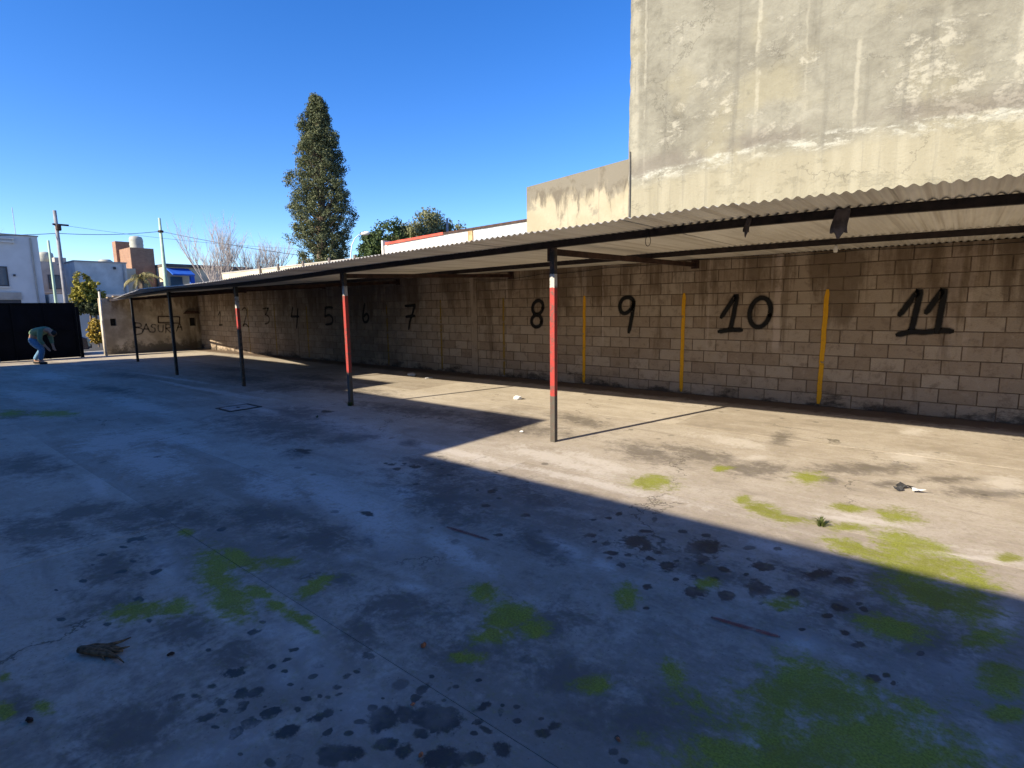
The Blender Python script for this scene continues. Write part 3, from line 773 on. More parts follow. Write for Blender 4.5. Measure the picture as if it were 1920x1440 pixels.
for (xa, xb, ya, yb) in slabs:
    gq = 0.0008; zz = rnd.uniform(-.002, .002); tx = rnd.uniform(-.002, .002); bv = .001
    mb = MB()
    def ring(ins, z):
        return [(xa+gq+ins, ya+gq+ins, z), (xb-gq-ins, ya+gq+ins, z), (xb-gq-ins, yb-gq-ins, z), (xa+gq+ins, yb-gq-ins, z)]
    mb.v = ring(0, -.05) + ring(0, zz-bv) + ring(bv, zz)
    for r in (0, 1):
        for i in range(4):
            j = (i+1) % 4
            mb.f.append((r*4+i, r*4+j, r*4+4+j, r*4+4+i))
    mb.f.append((8, 9, 10, 11))
    cx, cy = (xa+xb)/2, (ya+yb)/2
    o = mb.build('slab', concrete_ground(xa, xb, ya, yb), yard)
for a, b in (((-2.82, 2.66), (-2.44, 2.685)), ((-.87, 2.68), (-.57, 2.715))):
    mb = MB(); n = 6
    ribbon(mb, [(a[0]+(b[0]-a[0])*i/n, a[1]+(b[1]-a[1])*i/n) for i in range(n+1)], .042, lambda u, v: (u, v, 0.0075), False)
    mb.build('painted_line', M['red_line'], yard)

# ------------------------------------------------------------------ block wall
YW = 9.6
wall = thing('block_wall', 'long grey concrete block wall painted with black parking numbers and yellow lines under the carport', 'wall', (-11, YW+.1, 0))
MB().box(-25.1, 2.6, YW+.010, YW+.19, -.05, 2.386).build('mortar', M['mortar'], wall)
MB().box(-25.1, 2.6, YW+.12, YW+.19, 2.388, 2.45).build('light_stop', M['rust_steel'], wall)  # added strip that blocks light leaking through the roof corrugation
MOD, RH = 0.415, 0.2


def block_mesh(w):
    h, d, b, jt = RH-.010, .05, .005, 0
    hw = w/2
    mb = MB()
    mb.v = [(-hw,d,0),(hw,d,0),(hw,d,h),(-hw,d,h), (-hw,b,0),(hw,b,0),(hw,b,h),(-hw,b,h),
            (-hw+b,0,b),(hw-b,0,b),(hw-b,0,h-b),(-hw+b,0,h-b)]
    for r in (0, 4):
        for i in range(4):
            j = (i+1) % 4
            mb.f.append((r+i, r+j, r+4+j, r+4+i))
    mb.f.append((8, 9, 10, 11))
    return mb
bm_full = block_mesh(MOD-.011)
bm_half = block_mesh(MOD/2-.009)
full_me = None
cols = [(-9.14, -8.93), (-17.3, -17.1)]          # concrete columns set in the wall
cells = []
for r in range(12):
    off = -2.232 if r % 2 else -2.232 + MOD/2
    k0 = int((-25.1-off)/MOD) - 1
    x = off + k0*MOD
    while x < 2.6:
        a, b = max(x, -25.1), min(x+MOD, 2.6)
        segs = [(a, b)]
        for ca, cb in cols:
            ns = []
            for (p, q) in segs:
                if q <= ca or p >= cb: ns.append((p, q))
                else:
                    if p < ca: ns.append((p, ca))
                    if q > cb: ns.append((cb, q))
            segs = ns
        for (p, q) in segs:
            if q-p > .03: cells.append((p, q, r))
        x += MOD
near = sorted([c for c in cells if c[0] < .62], key=lambda c: -c[0])[:299]
nearset = set(near)
stuffmb = MB()
for (p, q, r) in cells:
    w = q-p
    dy = rnd.uniform(-.0025, .0025)
    if (p, q, r) in nearset:
        if abs(w-MOD) < 1e-6:
            if full_me is None:
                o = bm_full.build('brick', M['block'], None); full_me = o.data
            else:
                o = bpy.data.objects.new('brick', full_me); COL.objects.link(o)
        else:
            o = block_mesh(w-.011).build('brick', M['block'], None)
        o.parent = wall
        o.location = ((p+q)/2+11, dy-.1, r*RH+.005)
        o.rotation_euler = (rnd.uniform(-.006, .006), rnd.uniform(-.004, .004), rnd.uniform(-.004, .004))
    else:
        bb = block_mesh(w-.011); b0 = len(stuffmb.v)
        stuffmb.v += [(vx+(p+q)/2, vy+YW+dy, vz+r*RH+.005) for vx, vy, vz in bb.v]
        stuffmb.f += [tuple(b0+i for i in f) for f in bb.f]
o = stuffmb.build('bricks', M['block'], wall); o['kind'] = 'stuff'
for ca, cb in cols:
    MB().box(ca+.006, cb-.006, YW-.006, YW+.05, 0, 2.385).build('column', M['block'], wall)

NUM = {
'11': [[(-0.671,1.433),(-0.572,1.609),(-0.469,1.762),(-0.494,1.463),(-0.528,1.192)],[(-0.673,1.143),(-0.524,1.188),(-0.372,1.185),(-0.226,1.208),(-0.085,1.208)],[(-0.369,1.463),(-0.291,1.625),(-0.202,1.764),(-0.217,1.463),(-0.234,1.198)]],
'10': [[(-3.185,1.393),(-3.073,1.579),(-2.952,1.751),(-2.983,1.469),(-3.03,1.173)],[(-3.213,1.14),(-3.035,1.172),(-2.853,1.176)],[(-2.411,1.422),(-2.449,1.326),(-2.509,1.256),(-2.581,1.228),(-2.65,1.248),(-2.702,1.312),(-2.726,1.407),(-2.718,1.515),(-2.679,1.612),(-2.618,1.68),(-2.546,1.706),(-2.478,1.684),(-2.428,1.621),(-2.404,1.527),(-2.411,1.422)]],
'9': [[(-4.849,1.692),(-4.933,1.761),(-5.071,1.741),(-5.14,1.617),(-5.105,1.487),(-5.003,1.464),(-4.891,1.558),(-4.849,1.692),(-4.876,1.423),(-4.938,1.104)]],
'8': [[(-6.994,1.564),(-7.028,1.504),(-7.081,1.461),(-7.143,1.444),(-7.203,1.457),(-7.248,1.496),(-7.268,1.554),(-7.261,1.62),(-7.226,1.68),(-7.172,1.722),(-7.11,1.738),(-7.051,1.725),(-7.007,1.686),(-6.987,1.629),(-6.994,1.564)],[(-7.025,1.288),(-7.045,1.233),(-7.088,1.191),(-7.146,1.17),(-7.206,1.174),(-7.258,1.203),(-7.289,1.251),(-7.295,1.308),(-7.274,1.362),(-7.23,1.404),(-7.172,1.425),(-7.112,1.42),(-7.062,1.391),(-7.031,1.344),(-7.025,1.288)]],
'7': [[(-11.541,1.67),(-11.349,1.677),(-11.153,1.692)],[(-11.153,1.692),(-11.259,1.47),(-11.374,1.267),(-11.432,1.062)],[(-11.524,1.384),(-11.349,1.398),(-11.177,1.407)]],
'6': [[(-13.343,1.743),(-13.416,1.548),(-13.458,1.351),(-13.395,1.229),(-13.25,1.254),(-13.187,1.377),(-13.273,1.462),(-13.422,1.388)]],
'5': [[(-14.994,1.657),(-15.191,1.671),(-15.386,1.655)],[(-15.386,1.655),(-15.434,1.385)],[(-15.434,1.385),(-15.195,1.431),(-15.019,1.337),(-15.081,1.175),(-15.407,1.134)]],
'4': [[(-17.351,1.678),(-17.46,1.40)],[(-17.482,1.38),(-17.245,1.385),(-17.0,1.389)],[(-17.012,1.648),(-17.085,1.357),(-17.177,1.008)]],
'3': [[(-19.381,1.653),(-19.18,1.672),(-18.997,1.67)],[(-18.997,1.67),(-19.223,1.452)],[(-19.223,1.452),(-18.988,1.352),(-19.043,1.181),(-19.318,1.116)]],
'2': [[(-21.009,1.635),(-20.8,1.702),(-20.659,1.588),(-20.791,1.318),(-21.038,1.029)],[(-21.038,1.029),(-20.842,1.101),(-20.602,0.995)]],
'1': [[(-23.137,1.424),(-22.938,1.561),(-22.997,1.312),(-23.049,1.054)],[(-23.122,1.027),(-22.821,1.05)]],
}
for num, strokes in NUM.items():
    mb = MB()
    for i, st in enumerate(strokes):
        yy = YW-.009-.0015*i
        wd = .108 if int(num) >= 8 else .10
        ribbon(mb, st, wd, lambda u, v, yy=yy: (u, yy, v))
    mb.build('painted_number', M['spray_faint' if num in '123' else 'spray_black'], wall, 'black spray-painted number %s on the block wall' % num)
for i, xl in enumerate((-1.62, -3.866, -5.948, -8.105, -10.185, -12.35, -14.45, -16.5, -18.6, -20.6)):
    mb = MB(); n = 24
    z1 = 1.79 if i < 5 else 1.7
    ribbon(mb, [(xl+.003*sin(k*1.1+i)+(.018 if i == 0 else 0)*(k/n-.5), .06+(z1-.06)*k/n) for k in range(n+1)], .088, lambda u, v: (u, YW-.0085, v), False)
    mb.build('painted_line', M['yellow_line' if i < 3 else 'yellow_worn'], wall)

# ------------------------------------------------------------------ end wall with faded graffiti
XE = -25.0
ew = thing('rendered_wall', 'grimy plaster wall with faded black graffiti at the far end of the yard', 'wall', (XE, 7.8, 0))
mb = MB()
# wall with three openings: built from pieces round them (two square holes)
H1 = (6.43, 6.62, 1.09, 1.36); H2 = (9.20, 9.44, .99, 1.33)
ys = [6.16, H1[0], H1[1], H2[0], H2[1], 9.59]
for i in range(5):
    ya, yb = ys[i], ys[i+1]
    if i in (1, 3):
        hz = H1 if i == 1 else H2
        mb.box(XE-.2, XE, ya, yb, -.05, hz[2]); mb.box(XE-.2, XE, ya, yb, hz[3], 2.13 + .05*i)
    else:
        mb.box(XE-.2, XE, ya, yb, -.05, 2.13 + .05*i)
mb.build('wall', M['end_wall'], ew)
for hz in (H1, H2):
    MB().box(XE-.19, XE-.12, hz[0]-.02, hz[1]+.02, hz[2]-.02, hz[3]+.02).build('niche', M['bracket'], ew)
BAS = [[(7.223,0.81),(7.236,1.184)],[(7.236,1.184),(7.402,1.146),(7.419,1.031),(7.247,1.004)],[(7.247,1.004),(7.45,0.93),(7.42,0.77),(7.20,0.715)],[(7.456,0.816),(7.53,.97),(7.6,1.123)],[(7.6,1.123),(7.65,.97),(7.7,0.805)],[(7.518,0.928),(7.653,0.923)],[(7.945,1.071),(7.83,1.099),(7.77,1.018),(7.888,0.93),(7.861,0.798),(7.715,0.805)],[(8.018,1.059),(8.013,0.842),(8.112,0.787),(8.167,0.835),(8.198,1.063)],[(8.268,0.746),(8.29,1.083)],[(8.29,1.083),(8.44,1.061),(8.446,0.959),(8.291,0.931)],[(8.291,.931),(8.442,0.749)],[(8.663,0.797),(8.74,.98),(8.803,1.134)],[(8.803,1.134),(8.84,1.0),(8.873,0.82)],[(8.717,0.949),(8.851,0.958)]]
mb = MB()
for i, st in enumerate(BAS):
    ribbon(mb, st, .085, lambda u, v, i=i: (XE+.004+.0008*i, u, v))
mb.build('painted_word', M['graffiti'], ew, 'faded black graffiti word BASURA')
mb = MB()
fr = [(8.05, 1.41), (8.83, 1.375), (8.805, 1.12), (8.03, 1.155)]
for i in range(4):
    a, b = fr[i], fr[(i+1) % 4]
    mb.bar((XE+.02, a[0], a[1]), (XE+.02, b[0], b[1]), .03, .035)
fixn(mb.build('frame', M['rust_steel'], ew, 'small empty rusty rectangular frame above the graffiti'))
mb = MB(); mb.prism([(8.98, 1.50), (9.10, 1.62), (9.5, 1.60), (9.58, 1.50)], 'x', XE+.002, XE+.16)
tag(fixn(mb.build('wall_lamp', M['rust_steel'])), 'dark sheet metal hood on the end wall near the corner', 'wall lamp')

# ------------------------------------------------------------------ carport
def lerp_tab(tab, x):
    for (a, va), (b, vb) in zip(tab, tab[1:]):
        if a <= x <= b: return va+(vb-va)*(x-a)/(b-a)
    return tab[0][1] if x < tab[0][0] else tab[-1][1]
FZ = [(-26, 2.115), (-23, 2.105), (-20, 2.14), (-14.5, 2.15), (-11.75, 2.155), (-10.3, 2.185), (-8.9, 2.24), (-5.6, 2.325), (-2.3, 2.392), (-.8, 2.405), (.3, 2.35), (3, 2.28)]
def fz(x): return sum(lerp_tab(FZ, x+d) for d in (-1, -.5, 0, .5, 1))/5
def yf(x): return 4.5 if x > -14.9 else 4.5 + (-14.9-x)*.207
def yb(x): return 5.27 if x > -15.4 else min(6.9, 5.27 + (-15.4-x)*.128)
def rz(x, y):
    return fz(x) + (2.415-fz(x))*(y-yf(x))/(9.58-yf(x))     # crest level

cp = thing('carport', 'long open carport with corrugated sheet roof on thin red and white posts', 'carport', (-11, 7, 0))
SW = 0.076*13; x = -25.15; si = 0
while x < 2.6:
    mb = MB(); nseg = 13*6
    jit = rnd.uniform(-.018, .018); tz = rnd.uniform(-.004, .004)
    ny = 4
    for j in range(ny+1):
        for i in range(nseg+1):
            px = x + (SW+.03)*i/nseg
            py = (yf(px)+jit) + (9.80-yf(px)-jit)*j/ny
            z = rz(px, py) - .0105 + .0105*cos(2*pi*px/.076) + (0.0015 if si % 2 else 0) + tz*(1-j/ny)
            mb.v.append((px, py, z))
    W = nseg+1
    for j in range(ny):
        for i in range(nseg):
            a = j*W+i
            mb.f.append((a, a+1, a+W+1, a+W))
    o = mb.build('roof_sheet', M['roof'], cp, smooth=True)
    x += SW; si += 1

# beams (front follows the slight sag of the roof), one mesh each
mb = MB()
xs = [-25.0+i*.6 for i in range(47)]
for a, b in zip(xs, xs[1:]):
    za, zb2 = rz(a, yb(a))-.019, rz(b, yb(b))-.019
    ya, yb2 = yb(a), yb(b)
    mb.hexa([(a, ya-.03, za-.072), (b, yb2-.03, zb2-.072), (b, yb2+.03, zb2-.072), (a, ya+.03, za-.072),
             (a, ya-.03, za), (b, yb2-.03, zb2), (b, yb2+.03, zb2), (a, ya+.03, za)])
mb.build('front_beam', M['dark_steel'], cp)
mb = MB()
for a, b in zip(xs, xs[1:]):
    za, zb2 = rz(a, 7.8)-.019, rz(b, 7.8)-.019
    mb.hexa([(a, 7.775, za-.07), (b, 7.775, zb2-.07), (b, 7.825, zb2-.07), (a, 7.825, za-.07),
             (a, 7.775, za), (b, 7.775, zb2), (b, 7.825, zb2), (a, 7.825, za)])
mb.build('rear_beam', M['dark_steel'], cp)
POSTS = [(-20.63, 5.93), (-15.39, 5.25), (-11.80, 5.29), (-7.86, 5.275), (-3.68, 5.262), (.62, 5.27)]
for (px, py) in POSTS:
    zt = rz(px, yb(px))-.019-.074
    MB().box(px-.032, px+.032, py-.03, py+.03, -.05, zt).build('post', M['post_black' if px < -14 else 'post_band' if px < -10 else 'post'], cp)
    # gusset plate welded to the post head
    MB().box(px-.062, px-.034, py-.035, py+.035, zt-.15, zt-.002).build('gusset', M['rust_steel'], cp)
    z0 = zt-.045; z1 = 2.335
    mb = MB().bar((px+.005, py+.032, z0), (px+.005, 9.56, z1-.035), .05, .07)
    mb.build('rafter', M['rust_steel'], cp)
    MB().box(px-.06, px+.07, 9.562, 9.594, z1-.10, z1+.05).build('end_plate', M['rust_steel'], cp)

# ------------------------------------------------------------------ things hanging under the roof
def rag(name, label, x, y, z0, w, h, seed):
    r2 = random.Random(seed); mb = MB(); nx, nz = 9, 8
    for side in (-1, 1):
        pass
    ph = r2.uniform(0, 6)
    for j in range(nz+1):
        t = j/nz
        for i in range(nx+1):
            u = i/nx-.5
            ww = w*(.72+.32*t + .06*sin(3*t+ph))
            edge = .03*sin(5*u+ph)*t + .02*sin(13*u+ph)*t
            mb.v.append((x+u*ww+.012*sin(4*t+ph), y-.042-.018*sin(9*u+ph)*t-.01*t, z0-(h*t)-edge*(j == nz or t > .7)))
    # over the beam and a short tail behind
    b0 = len(mb.v)
    for j in range(nz):
        for i in range(nx):
            a = j*(nx+1)+i; mb.f.append((a, a+1, a+nx+2, a+nx+1))
    for (yy, zz) in ((y-.034, z0+.012), (y+.034, z0+.012), (y+.042, z0-.06)):
        for i in range(nx+1):
            u = i/nx-.5; mb.v.append((x+u*w*.72, yy, zz+.004*sin(7*u)))
    for i in range(nx): mb.f.append((i, i+1, b0+i+1, b0+i))
    for j in range(2):
        for i in range(nx):
            a = b0+j*(nx+1)+i; mb.f.append((a, a+1, a+nx+2, a+nx+1))
    o = mb.build(name, M['rag'], smooth=True)
    sd = o.modifiers.new('thick', 'SOLIDIFY'); sd.thickness = .004
    return o
zt = lambda x: rz(x, 5.27)-.019
tag(rag('hanging_rag', '', -.815, 5.27, zt(-.8), .13, .20, 3), 'wide dark cloth hung over the front beam above the wall lines', 'rag', 'dark rags hung on the carport beam')
tag(rag('hanging_rag', '', -1.54, 5.27, zt(-1.54), .055, .13, 8), 'narrow dark cloth scrap hung over the front beam', 'rag', 'dark rags hung on the carport beam')
mb = MB()
mb.tube([(-2.5+.028*sin(a), 5.235, zt(-2.5)-.115+.05*cos(a)) for a in [i*2*pi/14 for i in range(15)]], .0035, 5)
mb.tube([(-2.5, 5.235, zt(-2.5)-.066), (-2.5, 5.235, zt(-2.5)-.0), (-2.5, 5.27, zt(-2.5)+.004), (-2.5, 5.31, zt(-2.5)-.03)], .0035, 5)
tag(mb.build('wire_hook', M['cable'], smooth=True), 'thin wire loop hooked on the front beam', 'hook')
lp = thing('lamp_holder', 'small white lamp holder hanging under the carport near the wall', 'lamp holder', (-1.25, 7.8, 2.2))
MB().lathe((-1.25, 7.80, 2.225), [(.018, 0), (.024, .01), (.024, .055), (.016, .075), (.008, .085)], 12).build('socket', M['plastic_white'], lp, smooth=True)
MB().tube([(-1.25, 7.8, 2.305), (-1.25, 7.8, rz(-1.25, 7.8)-.09)], .004, 5).build('cord', M['cable'], lp)
mb = MB()
cpts = []
for (xa, za, xb, zb2, sg) in ((-9.0, 2.26, -7.0, 2.30, .05), (-7.0, 2.30, -5.4, 2.35, .03), (-5.4, 2.35, -3.6, 2.385, .02), (-3.6, 2.385, -1.2, 2.375, .03), (-1.2, 2.375, 1.5, 2.36, .025)):
    for i in range(8):
        t = i/8; cpts.append((xa+(xb-xa)*t, YW-.022, za+(zb2-za)*t-sg*4*t*(1-t)))
mb.tube(cpts, .0055, 5)
tag(mb.build('cable', M['cable']), 'thin black cable sagging along the top of the block wall', 'cable')

# ------------------------------------------------------------------ buildings beside the wall
tb = thing('tall_building', 'tall building with a blank flaking plaster side wall above the carport', 'building', (0, 14, 0))
rj = random.Random(17)
edge = [(-5.145 + rj.uniform(-.006, .006) + (.03*rj.random() if rj.random() < .25 else 0), z*.16) for z in range(59, 16, -1)]
fixn(MB().prism([(-5.145, -.05), (9, -.05), (9, 9.6), (-5.145, 9.6)] + edge, 'y', 9.86, 20).build('wall', M['tall_wall'], tb))
MB().box(-5.19, 9.05, 9.82, 20.05, 9.602, 9.72).build('coping', M['grey_render2'], tb)
MB().tube([(-5.10, 9.835, 2.3), (-5.10, 9.835, 3.95), (-5.11, 9.84, 4.5)], .016, 8).build('drain_pipe', simple('stained_pipe', (.13, .12, .105), .8, .3, 6), tb)
lb = thing('low_annex', 'low cream plaster annex with stained upper edge left of the tall building', 'building', (-6.4, 13, 0))
mb = MB().prism([(-7.665, -.05), (-5.15, -.05), (-5.15, 4.40), (-7.665, 4.23)], 'y', 9.93, 18)
fixn(mb.build('wall', M['low_wall'], lb))
wb = thing('white_shed', 'low whitewashed shed with red roof edging behind the block wall', 'shed', (-10.5, 12, 0))
mb = MB().prism([(-13.1, -.05), (-7.67, -.05), (-7.67, 3.55), (-9.6, 3.53), (-13.1, 3.42)], 'y', 10.2, 15)
fixn(mb.build('wall', M['white_paint'], wb))
mb = MB().prism([(-13.0, 3.424), (-10.6, 3.50), (-10.6, 3.56), (-13.0, 3.49)], 'y', 10.15, 15)
fixn(mb.build('roof_edge', M['red_trim'], wb))
mb = MB().prism([(-10.59, 3.502), (-7.68, 3.552), (-7.68, 3.60), (-10.59, 3.555)], 'y', 10.16, 15)
fixn(mb.build('roof_edge', M['rust_steel'], wb))
MB().box(-13.16, -13.10, 10.14, 15, 0, 3.56).build('pilaster', M['white_paint'], wb)
mb = MB()
for i in range(24):
    xa = -9.5+i*.076
    mb.prism([(xa, 10.185), (xa+.02, 10.172), (xa+.05, 10.172), (xa+.07, 10.185)], 'z', 2.3, 3.50)
mb.build('cladding_panel', M['galv'], wb)
MB().box(-9.72, -9.56, 10.16, 10.195, 2.6, 3.50).build('timber_patch', simple('brown_timber', (.36, .24, .13), .9, .3, 8), wb)
cw = thing('cream_wall', 'long cream boundary wall with dark posts behind the bare tree', 'wall', (-17, 10.3, 0))
MB().box(-24, -13.2, 10.25, 10.42, -.05, 3.13).build('wall', M['cream_render'], cw)
MB().box(-24, -13.2, 10.23, 10.44, 3.132, 3.17).build('coping', M['grey_render2'], cw)
for xx in (-14.6, -16.0, -17.6, -19.3, -20.65):
    MB().box(xx-.05, xx+.05, 10.2, 10.248, 0, 3.26).build('pilaster', M['dark_roof'], cw)

# the building along the open side of the yard: its stepped roofline throws the yard's shadow
nb = thing('neighbouring_building', 'stepped building along the open side of the yard whose shadow covers the concrete', 'building', (-10, -5, 0))
YF = -2.0
NBW = simple('side_building_render', (0.38, 0.34, 0.30), 0.9, .15, 1.5)
for (xa, xb, h) in ((-6.64, 9, 3.33), (-11.93, -6.64, 4.63), (-14.05, -11.93, 5.33), (-24.1, -14.05, 5.88)):
    MB().box(xa+.002, xb-.002, -12, YF, -.05, h).build('wall', NBW, nb)

# ------------------------------------------------------------------ gate and gap to the street
gt = thing('metal_gate', 'wide black sheet metal gate closing the far left of the yard', 'gate', (-24.4, 4.2, 0))
MB().box(-24.62, -24.59, 1.9, 5.30, .03, 1.95).build('sheet', M['gate'], gt)
mb = MB()
for yy in (1.94, 2.75, 3.6, 4.45, 5.28): mb.box(-24.588, -24.55, yy-.025, yy+.025, .02, 1.955)
for zz in (.05, 1.0, 1.935): mb.box(-24.587, -24.555, 1.9, 5.3, zz-.022, zz+.022)
mb.build('frame', M['gate'], gt)
MB().box(-24.5, -24.42, 3.05, 3.13, 0, 1.6).build('latch_post', simple('blue_gate_paint', (.02, .06, .14), .6, .2, 5), gt)
MB().box(-24.64, -24.5, 5.32, 5.40, 0, 1.82).build('jamb', M['gate'], gt)
tag(MB().tube([(-24.52, 6.06, 0), (-24.52, 6.06, 1.3), (-24.52, 6.07, 1.32), (-24.52, 6.07, 2.36)], [.05, .05, .04, .035], 10).build('gate_post', M['pole_white'], smooth=True), 'thin weathered white post at the corner of the graffiti wall', 'post')


# ------------------------------------------------------------------ foliage helpers
def leaf(mb, c, n, s, rr, asp=1.6):
    n = n.normalized()
    t = n.orthogonal().normalized()
    t.rotate(Matrix.Rotation(rr.uniform(0, 2*pi), 3, n)) if False else None
    a = rr.uniform(0, 2*pi)
    b = n.cross(t)
    u = t*cos(a)+b*sin(a); w = n.cross(u)
    u *= s*asp/2; w *= s/2
    mb.quad(c-u-w*.4, c-w*.1+u*0-w*.9, c+u, c+w)


def clump(mb, c, r, n, s, rr, up=.3):
    for _ in range(n):
        d = Vector((rr.gauss(0, 1), rr.gauss(0, 1), rr.gauss(0, 1))).normalized()
        rad = r*rr.random()**.4
        p = c + Vector((d.x, d.y, d.z*.9))*rad
        nn = d + Vector((rr.gauss(0, .5), rr.gauss(0, .5), rr.gauss(0, .5)+up))
        leaf(mb, p, nn, s*rr.uniform(.7, 1.3), rr)


# tall cypress-like conifer
def cypress(x, y):
    rr = random.Random(21)
    t = thing('conifer_tree', 'tall narrow dark conifer rising behind the carport roof', 'tree', (x, y, 0))
    MB().tube([(x, y, 0), (x+.05, y, 4), (x+.2, y+.2, 9), (x+.3, y+.3, 12.9)], [.38, .3, .16, .04], 8).build('trunk', M['bark'], t, smooth=True)
    prof = [(1.6, 1.0), (3.0, 1.25), (4.3, 1.35), (5.0, 1.5), (5.9, 1.78), (6.8, 1.75), (7.6, 1.58), (8.6, 1.42), (9.6, 1.24), (10.6, 1.02), (11.5, .82), (12.2, .55), (12.8, .36), (13.15, .25)]
    mb = MB()
    limbs = MB()
    for k in range(2300):
        z = 1.7 + 11.4*rr.random()**.95
        R = lerp_tab(prof, z)
        a = rr.uniform(0, 2*pi)
        lobe = 1 + .11*sin(3*a+z*1.7)+.09*sin(5*a-z*2.3) + .10*sin(z*4.1+a)
        rad = R*lobe*math.sqrt(rr.uniform(.15, 1.0))
        sx = .17*(z/13.4)
        c = Vector((x+sx*1.2+rad*cos(a), y+sx*1.2+rad*sin(a), z+.25*rad/R))
        rcl = rr.uniform(.14, .34)*(0.6+.4*min(1, R/1.4))
        if mnoise.noise(Vector((c.x*.9, c.y*.9, c.z*.9))) < -.30 and z < 10: continue
        clump(mb, c, rcl, int(66*rcl/.3), .056, rr, .35)
        if k % 6 == 0:
            limbs.tube([(x+sx, y+sx, z-.8), tuple(c)], [.05, .012], 4, False)
    mb.build('crown', M['cypress_leaf'], t)
    limbs.build('limbs', M['bark'], t)
cypress(-28.85, 17.9)


def bushy(name, label, x, y, z0, rx, rz_, zc, n, leafs, mat, seed, s=.14, trunk=True, group=None):
    rr = random.Random(seed)
    t = thing(name, label, 'tree' if 'tree' in name else 'bush', (x, y, 0), group)
    mb = MB(); lm = MB()
    if trunk: lm.tube([(x, y, 0), (x+.1, y, zc*.5), (x, y+.1, zc)], [.22*rx/2, .15*rx/2, .05], 7)
    for k in range(n):
        d = Vector((rr.gauss(0, 1), rr.gauss(0, 1), rr.gauss(0, 1))).normalized()
        rad = rr.uniform(.35, 1)**.5*(1+.55*mnoise.noise(d*2.6+Vector((seed, 0, 0))))
        c = Vector((x+d.x*rx*rad, y+d.y*rx*rad, zc+d.z*rz_*rad))
        if c.z < z0: continue
        clump(mb, c, rx*rr.uniform(.12, .26), leafs, s, rr)
        if k % 3 == 0: lm.tube([(x, y, max(z0, zc-.5*rz_)), tuple((Vector((x, y, zc))+c)/2+Vector((0, 0, -.1))), tuple(c)], [.05*rx/2, .03*rx/2, .01], 4, False)
    mb.build('crown', mat, t)
    lm.build('trunk', M['bark'], t)
    return t
bushy('conifer_tree', 'round dark green conifer beside the red-edged white shed', -30.5, 24.2, 2, 2.1, 2.3, 4.9, 300, 80, M['conifer_leaf'], 4, .11)
bushy('broadleaf_tree', 'grey green leafy tree rising over the red roof edging', -28.9, 26.3, 2, 2.5, 2.6, 5.3, 330, 80, M['olive_leaf'], 9, .11)
bushy('hedge_bush', 'tall yellow green climbing bush above the black gate', -36.5, 8.5, 1.2, .72, .95, 2.45, 260, 46, M['hedge_leaf'], 5, .07)
bushy('hedge_bush', 'dark bushy shrub just behind the gate top', -36.0, 8.6, .9, .75, .36, 1.85, 120, 46, M['dark_leaf'], 6, .07)
bushy('hedge_bush', 'golden leaved round bush seen in the gap beside the gate', -31.0, 7.42, .05, .34, .62, .72, 170, 40, M['gold_leaf'], 12, .055)


# bare winter trees
def bare(x, y, h, spread, seed, label, lean=(0, 0)):
    rr = random.Random(seed)
    t = thing('bare_tree', label, 'tree', (x, y, 0))
    mbt = MB(); mbb = MB()
    base = Vector((x, y, 0)); top = Vector((x+lean[0], y+lean[1], h*.33))
    mbt.tube([base, (base+top)/2+Vector((.05, .03, 0)), top], [.20, .17, .15], 8)
    def grow(p, d, L, r, lev):
        pts = [p]; q = p.copy(); dd = d.copy()
        for i in range(4):
            dd = (dd + Vector((rr.gauss(0, .08), rr.gauss(0, .08), .05))).normalized()
            q = q + dd*L/4; pts.append(q.copy())
        mbb.tube(pts, [r*(1-.16*i) for i in range(5)], 4 if lev else 5, False)
        if lev >= 3: return
        for k in range((6, 6, 4)[lev]):
            f = rr.uniform(.25, 1.0); i = min(3, int(f*4)); bp = pts[i].lerp(pts[i+1], f*4-i)
            nd = (dd*1.0 + Vector((rr.gauss(0, .36), rr.gauss(0, .36), rr.uniform(.15, .6)))*spread).normalized()
            grow(bp, nd, L*rr.uniform(.5, .72), r*.5, lev+1)
    for k in range(7):
        a = 2*pi*k/7+rr.uniform(-.3, .3)
        d = Vector((cos(a)*.5*spread, sin(a)*.5*spread, 1)).normalized()
        grow(top+Vector((0, 0, -.2*rr.random())), d, h*.40, .042, 0)
    mbt.build('trunk', M['bark'], t, smooth=True)
    mbb.build('branches', M['bark_pale'], t)
bare(-34, 14.2, 6.4, 1.0, 11, 'leafless winter tree with upright bare twigs behind the carport')
bare(-33.5, 16.6, 6.0, 1.0, 15, 'smaller leafless tree beside the cream wall')
bare(-60, 6.2, 9.0, 1.1, 19, 'distant leafless tree behind the pale grey house at the left edge')

# palm with dusty fronds
def palm(x, y):
    rr = random.Random(2)
    t = thing('palm_tree', 'short palm with dusty yellow fronds in front of the brick tower', 'tree', (x, y, 0))
    MB().tube([(x, y, 0), (x+.05, y, 1.8), (x, y, 3.7)], [.2, .17, .16], 9).build('trunk', M['bark'], t, smooth=True)
    for k in range(22):
        a = rr.uniform(0, 2*pi); el = rr.uniform(-.2, 1.1); L = rr.uniform(1.0, 1.6)
        mb = MB(); prev = None
        d = Vector((cos(a), sin(a), 0)); s = Vector((-sin(a), cos(a), 0))
        p = Vector((x, y, 3.7)); dz = el
        for i in range(10):
            dirv = (d*cos(dz)+Vector((0, 0, 1))*sin(dz)); q = p+dirv*L/10; dz -= .17
            for sg in (-1, 1):
                for m2 in range(2):
                    b0 = p.lerp(q, m2*.5); tip = b0 + s*sg*L*.20*(1-.06*i) + dirv*L*.12 - Vector((0, 0, .1*L))
                    mb.quad(b0, b0+dirv*.05, tip, tip-dirv*.02)
            p = q
        mb.build('frond', M['palm_leaf'], t)
palm(-42, 12.75)

